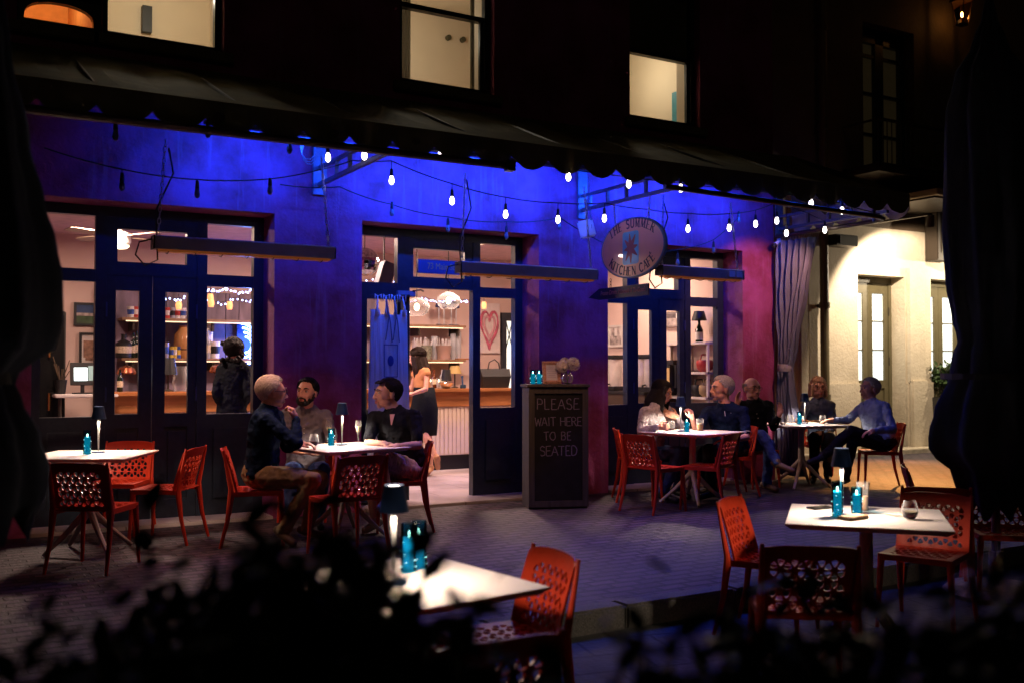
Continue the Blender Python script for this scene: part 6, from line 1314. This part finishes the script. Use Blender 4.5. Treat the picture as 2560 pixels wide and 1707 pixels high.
# 5 silver haired man in navy polo
J = dict(neck=D_(1814, 1024, 10.95), hip=D_(1828, 1122, 11.1), sh_r=D_(1768, 1038, 11.0), sh_l=D_(1858, 1036, 10.85), el_r=D_(1742, 1076, 10.72), wr_r=D_(1731, 1046, 10.60), el_l=D_(1866, 1092, 10.7), wr_l=D_(1820, 1100, 10.5),
         hj_r=D_(1812, 1130, 11.1), hj_l=D_(1830, 1130, 10.95), kn_r=D_(1752, 1126, 10.95), kn_l=D_(1770, 1122, 10.65), an_r=floor_pt(1772, 10.95, .07), an_l=floor_pt(1780, 10.7, .07), toe_r=floor_pt(1745, 10.9, .035), toe_l=floor_pt(1750, 10.6, .035))
def hr(root, c, F, s): hair_mesh(root, c, F, s, 'short', SILV, 6, 1.06)
TRIM = mat('white_trim', (.55, .55, .6), .8)
def ex(root, o, F):
    k = MB(); c = lerp(J['neck'], J['hip'], .42) + Tw * .145 + Rg * .08 - o; k.tube([c - Rg * .05 + Up * .004, c + Rg * .05 - Up * .004 ], .0045, 5)
    n0 = J['neck'] - o + Tw * .09; k.tube([n0 - Rg * .03 - Up * .01, n0 - Rg * .03 - Up * .06 + Tw * .03], .004, 5); k.tube([n0 + Rg * .07 + Up * .03 - Tw * .03, n0 + Rg * .035 - Up * .03 + Tw * .012], .0035, 5)
    sh, el = J['sh_l'] - o, J['el_l'] - o; p = lerp(sh, el, .84); d = (el - sh).normalized(); x, y, _ = basis(d); k.tube([p + (x * math.cos(a) + y * math.sin(a)) * .061 for a in [j * PI / 8 for j in range(17)]], .004, 5); k.build('trim', TRIM, root)
person('silver haired man in a navy polo with white trim, turned left with one hand raised', (J['hip'].x, J['hip'].y, 0), J, D_(1803, 973, 10.95), cdir(-74), -.02, 0, SKIN3, NAVY2, DARKT, hr, BLACK, sleeves='short', hands=(('r', Up + -Rg * .25, -Rg * .4 - Tw * .4, 1, 1.05), ('l', -Rg, -Up, 1, .4)), collar=NAVY2, s=1.13, hw=.21, hd=.145, belly=1.15, face_kw=dict(brow=(.35, .32, .3)), extra=ex)
# 6 bald man
J = dict(neck=D_(1884, 1010, 11.72), hip=D_(1884, 1098, 11.8), sh_r=D_(1846, 1022, 11.7), sh_l=D_(1922, 1022, 11.8), el_r=D_(1836, 1060, 11.5), wr_r=D_(1842, 1012, 11.42), el_l=D_(1934, 1066, 11.6), wr_l=D_(1948, 1040, 11.42),
         hj_r=D_(1870, 1104, 11.7), hj_l=D_(1896, 1104, 11.7), kn_r=D_(1906, 1088, 11.25), kn_l=D_(1924, 1112, 11.35), an_r=D_(1944, 1160, 11.05), an_l=floor_pt(1914, 11.35, .07), toe_r=D_(1982, 1176, 10.95), toe_l=floor_pt(1938, 11.25, .035))
def hr(root, c, F, s): hair_mesh(root, c, F, s, 'bald', GREYH, 7, .985, vox=.005)
def ex(root, o, F):
    k = MB()
    for i in range(3): k.ell(J['neck'] - o + Tw * (.10 + .014 * i) - Up * (.055 + .05 * i) + Rg * .01 * i, .0065, n=8, m=6)
    k.build('button', WH, root)
person('bald man in glasses and a black henley gesturing with both hands, jeans leg crossed', (J['hip'].x, J['hip'].y, 0), J, D_(1881, 972, 11.68), cdir(20), .02, 0, SKIN3, BLKS, JEAN, hr, BRSH, hands=(('r', Up * .95 + Rg * .05, Rg * .6 + Tw * .5, 1, .25, 1.0, .15), ('l', Up * .95 + Rg * .15, Tw * .4 - Rg * .8, 1, .3, 1.0, .2)), s=1.08, hw=.18, hd=.13, belly=1.1, face_kw=dict(glasses=True, brow=(.15, .11, .09)), extra=ex)
# 7 blonde woman
J = dict(neck=D_(2046, 1008, 12.72), hip=D_(2050, 1090, 12.8), sh_r=D_(2016, 1020, 12.7), sh_l=D_(2076, 1020, 12.75), el_r=D_(1996, 1060, 12.45), wr_r=D_(1992, 1052, 12.15), el_l=D_(2082, 1068, 12.5), wr_l=D_(2052, 1082, 12.3),
         hj_r=D_(2040, 1096, 12.7), hj_l=D_(2062, 1096, 12.7), kn_r=D_(2036, 1094, 12.25), kn_l=D_(2070, 1096, 12.25), an_r=floor_pt(2034, 12.3, .07), an_l=floor_pt(2066, 12.3, .07), toe_r=floor_pt(2030, 12.15, .035), toe_l=floor_pt(2070, 12.15, .035))
def hr(root, c, F, s):
    def bob(mb, P):
        for sx in (-1, 1):
            for k in range(8): y = .035 - .02 * k; mb.cap(P(sx * .078, y, .04), P(sx * .088, y, -.085 - .004 * k), .017, .015, 7)
        for k in range(6): mb.cap(P(-.05 + .02 * k, -.10, .0), P(-.05 + .02 * k, -.085, -.10), .018, .015, 7)
        for k in range(6): mb.cap(P(-.01 - .010 * k, .068 - .003 * k, .088 - .004 * k), P(-.062 - .003 * k, .04 - .002 * k, .05 - .006 * k), .011, .010, 7); mb.cap(P(.0 + .010 * k, .068 - .003 * k, .088 - .004 * k), P(.062 + .003 * k, .04, .05 - .006 * k), .011, .010, 7)
    hair_mesh(root, c, F, s, 'bob', BLON, 9, 1.07, extra=bob)
person('blonde bobbed woman in glasses and a blue denim shirt behind the farthest right table', (J['hip'].x, J['hip'].y, 0), J, D_(2046, 969, 12.7), cdir(-4), .05, 0, SKIN, DENS, DARKT, hr, BLACK, hands=(('r', Tw + Up * .3, Rg, 1, .9), ('l', -Rg + Tw * .3, -Up, 1, .5)), collar=DENS, s=1.06, hw=.165, hd=.12, fem=True, face_kw=dict(glasses=True, brow=(.3, .2, .15), lip=(.45, .12, .12)))
# 8 grey haired man in pale blue pullover
J = dict(neck=D_(2178, 1014, 11.85), hip=D_(2204, 1098, 11.75), sh_r=D_(2158, 1024, 12.0), sh_l=D_(2214, 1026, 11.68), el_r=D_(2118, 1050, 11.95), wr_r=D_(2082, 1049, 11.85), el_l=D_(2232, 1072, 11.5), wr_l=D_(2184, 1076, 11.35),
         hj_r=D_(2192, 1106, 11.85), hj_l=D_(2196, 1106, 11.65), kn_r=D_(2134, 1096, 11.8), kn_l=D_(2128, 1076, 11.45), an_r=floor_pt(2108, 11.85, .07), an_l=D_(2056, 1142, 11.45), toe_r=floor_pt(2080, 11.8, .035), toe_l=D_(2024, 1154, 11.4))
def hr(root, c, F, s): hair_mesh(root, c, F, s, 'short', SILV, 10, 1.05)
person('grey haired man in a pale blue pullover leaning back with his legs crossed', (J['hip'].x, J['hip'].y, 0), J, D_(2173, 973, 11.9), cdir(-72), -.05, 0, SKIN3, PALEB, DARKT, hr, mat('dark_shoe', (.03, .035, .05), .4), hands=(('r', -Rg, -Up, -1, .5), ('l', -Rg - Up * .2, -Up, 1, .5)), collar=cloth('slate_collar', (.12, .15, .26)), s=1.09, hw=.195, hd=.14, belly=1.15, face_kw=dict(brow=(.3, .28, .26)))
# 9 woman standing at the bar inside
J = dict(neck=D_(1038, 928, 12.95), hip=D_(1044, 1006, 12.9), sh_r=D_(1052, 934, 12.8), sh_l=D_(1024, 936, 13.05), el_r=D_(1050, 972, 12.68), wr_r=D_(1016, 984, 12.62), el_l=D_(1016, 972, 13.1), wr_l=D_(1006, 966, 13.2),
         hj_r=D_(1054, 1016, 12.85), hj_l=D_(1040, 1016, 12.98), kn_r=D_(1056, 1092, 12.9), kn_l=D_(1050, 1090, 12.8), an_r=floor_pt(1062, 12.9, .10), an_l=D_(1078, 1150, 12.75), toe_r=floor_pt(1052, 12.75, .04), toe_l=D_(1080, 1168, 12.8))
def hr(root, c, F, s):
    def lng(mb, P):
        for i in range(26):
            a = R(50 + 260 * i / 25); x, y = .080 * math.sin(a), -.018 + .092 * math.cos(a); mb.cap(P(x, y, .0), P(x * 1.15 + .01 * math.sin(i * 2), y * 1.1 - .02, -.15), .014, .018, 7); mb.cap(P(x * 1.15 + .01 * math.sin(i * 2), y * 1.1 - .02, -.15), P(x * 1.0 + .015 * math.sin(i * 3), y * .9 - .02, -.33), .018, .009, 7)
    hair_mesh(root, c, F, s, 'long', BRNH, 12, 1.03, extra=lng)
def ex(root, o, F):
    g = MB(); h = J['hip'] - o; ax = (Rg, _fh, Up); rings = []
    for z, a, b_ in ((.20, .135, .115), (.05, .155, .135), (-.08, .18, .155), (-.25, .18, .15), (-.42, .165, .13)): rings.append([h + Rg * (a * math.cos(2 * PI * k / 24) + .01) + _fh * (b_ * math.sin(2 * PI * k / 24)) + Up * z for k in range(24)])
    g.loft(rings); g.build('skirt', BLKS, root, smooth=2)
wb = person('woman with long dark hair, tan sleeveless top and short black skirt standing at the bar', (J['hip'].x, J['hip'].y, .024), J, D_(1028, 893, 12.98), cdir(-110), .1, 0, SKIN3, cloth('tan_top', (.55, .26, .12)), None, hr, mat('tan_sandal', (.4, .2, .1), .5), sleeves='none', hands=(('r', -Rg, -Up, 1, .3), ('l', -Rg, -Up, -1, .3)), s=1.0, hw=.14, hd=.10, fem=True, extra=ex, sh_r=.034, thin=.82, wr_=.008)
wb.location += Rg * .075
# 10 dark figure inside the left bay
J = dict(neck=D_(586, 912, 11.2), hip=D_(578, 1040, 11.2), sh_r=D_(614, 930, 11.2), sh_l=D_(553, 932, 11.2), el_r=D_(622, 985, 11.1), wr_r=D_(606, 1020, 11.3), el_l=D_(540, 985, 11.1), wr_l=D_(556, 1018, 11.3),
         hj_r=D_(594, 1046, 11.2), hj_l=D_(562, 1046, 11.2), kn_r=floor_pt(596, 11.15, .5), kn_l=floor_pt(562, 11.15, .5), an_r=floor_pt(598, 11.2, .09), an_l=floor_pt(560, 11.2, .09), toe_r=floor_pt(598, 11.35, .05), toe_l=floor_pt(560, 11.35, .05))
def hr(root, c, F, s): hair_mesh(root, c, F, s, 'long', BLK, 13, 1.18, extra=lambda mb, P: [mb.ell(P(.09 * math.sin(i), -.03 + .08 * math.cos(i * 1.7), -.02 + .09 * math.sin(i * 2.3)), .028, n=8, m=6) for i in range(30)])
person('dark curly haired person in a black top standing inside, seen from behind by the neon', (J['hip'].x, J['hip'].y, .024), J, D_(586, 876, 11.2), cdir(165), .05, 0, SKIN2, BLKS, DARKT, hr, BLACK, hands=(('r', -Up, -Rg, 1, .4), ('l', -Up, Rg, -1, .4)), s=1.03, hw=.18, hd=.12)
# ================================================================== FOREGROUND : closed parasols, hedges, planter
def closed_parasol(px, D, prof, label, zbase, pole_top, seed, lean=0):
    """prof: (photo row, half width in px) pairs at distance D, turned into metres"""
    x, y = W2((px - 1280) / FPX * D, D); t = thing('closed_parasol', label, 'parasol', (x, y, zbase)); random.seed(seed)
    P = sorted(((at_d(px, py, D).z - zbase, hwx / FPX * D) for py, hwx in prof)); rings = []; n = 72
    zs = [P[0][0] + (P[-1][0] - P[0][0]) * i / 50 for i in range(51)]
    for i, z in enumerate(zs):
        r = P[-1][1]
        for (a, b), (c, d) in zip(P, P[1:]):
            if a <= z <= c: u = (z - a) / (c - a); r = b + (d - b) * (3 * u * u - 2 * u ** 3)
        ring = []
        for k in range(n):
            a = 2 * PI * k / n; f = 1 - .16 * (.5 + .5 * math.cos(a * 8 + .5 * math.sin(z * 2))) - .03 * math.sin(a * 17 + z * 3); rr = r * f; ring.append(Vector((rr * math.cos(a), rr * math.sin(a) * .8, z + (.05 * math.cos(a * 8) if i == 0 else 0))))
        rings.append(ring)
    MB().loft(rings, cap=False).build('canopy', mat('parasol_cloth', (.022, .028, .05), .9, var=.3, vs=4), t, smooth=2)
    MB().tube([(0, 0, .03), (0, 0, pole_top)], .028, 12).build('pole', mat('parasol_pole', (.25, .2, .16), .4, .4), t, smooth=True)
    MB().lathe([(.33, 0), (.34, .03), (.30, .065), (.05, .08), (.045, .30), (0, .30)], n=30).build('base', mat('parasol_base', (.30, .24, .15), .7, var=.4, vs=25, bump=.3), t, smooth=True)
    MB().lathe([(P[len(P) // 3][1] * 1.0, P[len(P) // 3][0] - .02), (P[len(P) // 3][1] * 1.0, P[len(P) // 3][0] + .02)], n=24, cap=False).build('tie_strap', BLACK, t)
    return t
closed_parasol(2484, 6.75, [(1275, 85), (1235, 105), (1165, 125), (1130, 182), (1085, 182), (1030, 165), (940, 124), (885, 116), (850, 98), (800, 112), (700, 126), (560, 134), (420, 128), (300, 128), (200, 100), (110, 48), (40, 20), (-20, 8)],
    'big dark closed parasol on a pole at the right edge of the picture', -.13, 3.9, 4)
closed_parasol(-42, 3.3, [(1320, 115), (1250, 150), (1180, 162), (1090, 136), (1000, 92), (945, 70), (905, 120), (870, 168), (800, 186), (690, 184), (600, 170), (500, 142), (350, 104), (120, 56), (-60, 30), (-160, 8)],
    'dark closed parasol cut off by the left edge of the picture', -.13, 3.2, 6)
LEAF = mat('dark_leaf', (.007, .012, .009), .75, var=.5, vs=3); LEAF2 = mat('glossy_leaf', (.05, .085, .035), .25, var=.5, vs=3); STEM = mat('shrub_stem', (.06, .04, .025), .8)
def leaf(mb, p, d, n_, L, w):
    s = d.cross(n_).normalized(); a = p + d * L * .35 + n_ * L * .06; b = p + d * L * .7 + n_ * L * .04
    mb.add([p, a - s * w, b - s * w * .75, p + d * L, b + s * w * .75, a + s * w, a + n_ * -L * .03, b + n_ * -L * .03], [(0, 6, 1), (1, 6, 7, 2), (2, 7, 3), (3, 7, 4), (4, 7, 6, 5), (5, 6, 0)])
def shrub(label, loc, rx, ry, h, n, L, seed, name='shrub', cat='shrub', m=LEAF, zmin=0):
    random.seed(seed); t = thing(name, label, cat, loc); mb = MB(); st = MB(); tips = []
    for k in range(46):
        a = random.uniform(0, 2 * PI); q = math.sqrt(random.random()); tip = Vector((rx * q * math.cos(a), ry * q * math.sin(a), h * random.uniform(.86, 1.03) * (1 - .22 * q ** 3))); b = Vector((tip.x * .45, tip.y * .45, 0)); mid = (tip + b) / 2 + Vector((random.uniform(-.05, .05), random.uniform(-.05, .05), 0)); st.tube([b, mid, tip], [.008, .006, .003], 5); tips.append((b, mid, tip))
    for k in range(n):
        b, mid, tip = random.choice(tips); u = random.random() ** .42; p = (b.lerp(mid, u * 2) if u < .5 else mid.lerp(tip, u * 2 - 1)) + Vector((random.gauss(0, .035), random.gauss(0, .035), random.gauss(0, .03)))
        if p.z < zmin: continue
        d = Vector((random.gauss(0, 1), random.gauss(0, 1), random.gauss(.35, .7))).normalized(); nn = Vector((random.gauss(0, .6), random.gauss(0, .6), 1)); nn = (nn - d * nn.dot(d)).normalized(); s = random.uniform(.7, 1.3); leaf(mb, p, d, nn, L * s, L * .24 * s)
    mb.build('foliage', m, t); st.build('stem', STEM, t); return t
LEAFR = mat('blue_highlit_leaf', (.012, .022, .034), .38, var=.6, vs=3)  # faint blue highlights on the right hedge are put into the leaf colour
def hedge_at(px, D, top_py, rx, ry, n, seed, label, L=.055):
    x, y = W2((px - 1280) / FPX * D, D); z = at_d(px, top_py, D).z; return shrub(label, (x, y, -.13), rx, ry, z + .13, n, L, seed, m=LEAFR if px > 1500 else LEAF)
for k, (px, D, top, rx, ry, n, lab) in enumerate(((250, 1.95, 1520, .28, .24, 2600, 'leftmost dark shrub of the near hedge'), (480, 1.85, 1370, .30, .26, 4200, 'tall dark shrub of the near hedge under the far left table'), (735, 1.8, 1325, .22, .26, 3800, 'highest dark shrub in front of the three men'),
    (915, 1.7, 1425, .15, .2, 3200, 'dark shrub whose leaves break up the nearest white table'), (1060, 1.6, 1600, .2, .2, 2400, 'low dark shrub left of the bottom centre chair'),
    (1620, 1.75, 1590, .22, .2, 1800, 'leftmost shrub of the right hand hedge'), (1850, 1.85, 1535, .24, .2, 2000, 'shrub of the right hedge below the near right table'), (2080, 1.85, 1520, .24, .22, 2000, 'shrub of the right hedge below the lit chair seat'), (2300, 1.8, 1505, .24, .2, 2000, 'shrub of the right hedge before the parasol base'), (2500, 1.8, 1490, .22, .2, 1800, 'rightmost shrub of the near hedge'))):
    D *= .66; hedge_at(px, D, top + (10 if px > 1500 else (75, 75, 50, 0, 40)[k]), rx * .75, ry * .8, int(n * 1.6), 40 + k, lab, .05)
# planter with a shrub against the cream wall
q = at_z(2335, 1122, 0)
t = thing('planter', 'dark square planter box against the cream wall at the right', 'planter', (q.x + .25, q.y - .1, 0)); zt = at_d(2335, 992, (Vector((q.x, q.y, 0)) - CAM).dot(_fh)).z
MB().loft([[Vector((sx * a, sy * a, z)) for sx, sy in ((-1, -1), (1, -1), (1, 1), (-1, 1))] for a, z in ((.22, 0), (.29, zt), (.26, zt), (.25, zt - .05))]).build('pot', mat('planter_grey', (.035, .032, .03), .5), t); MB().box((-.25, -.25, zt - .07), (.25, .25, zt - .03)).build('soil', mat('soil', (.03, .02, .012), .95), t)
shrub('bushy green shrub growing in the dark planter by the cream wall', (q.x + .25, q.y - .1, zt - .04), .34, .3, .62, 900, .10, 77, 'planted_shrub', 'shrub', LEAF2)
# handbag hung on a chair
x, y = W2((2072 - 1280) / FPX * 12.2, 12.2); t = thing('shoulder_bag', 'black rounded shoulder bag with a brown strap hung beside the blonde woman', 'bag', (x, y, .32))
MB().ell((0, 0, .12), .14, .06, .19, n=18, m=12).build('bag_body', BLACK, t, smooth=2); MB().tube([(-.13, 0, .18), (-.11, 0, .32), (0, 0, .39), (.11, 0, .32), (.13, 0, .18)], .010, 6).build('strap', mat('brown_strap', (.2, .09, .04), .6), t)
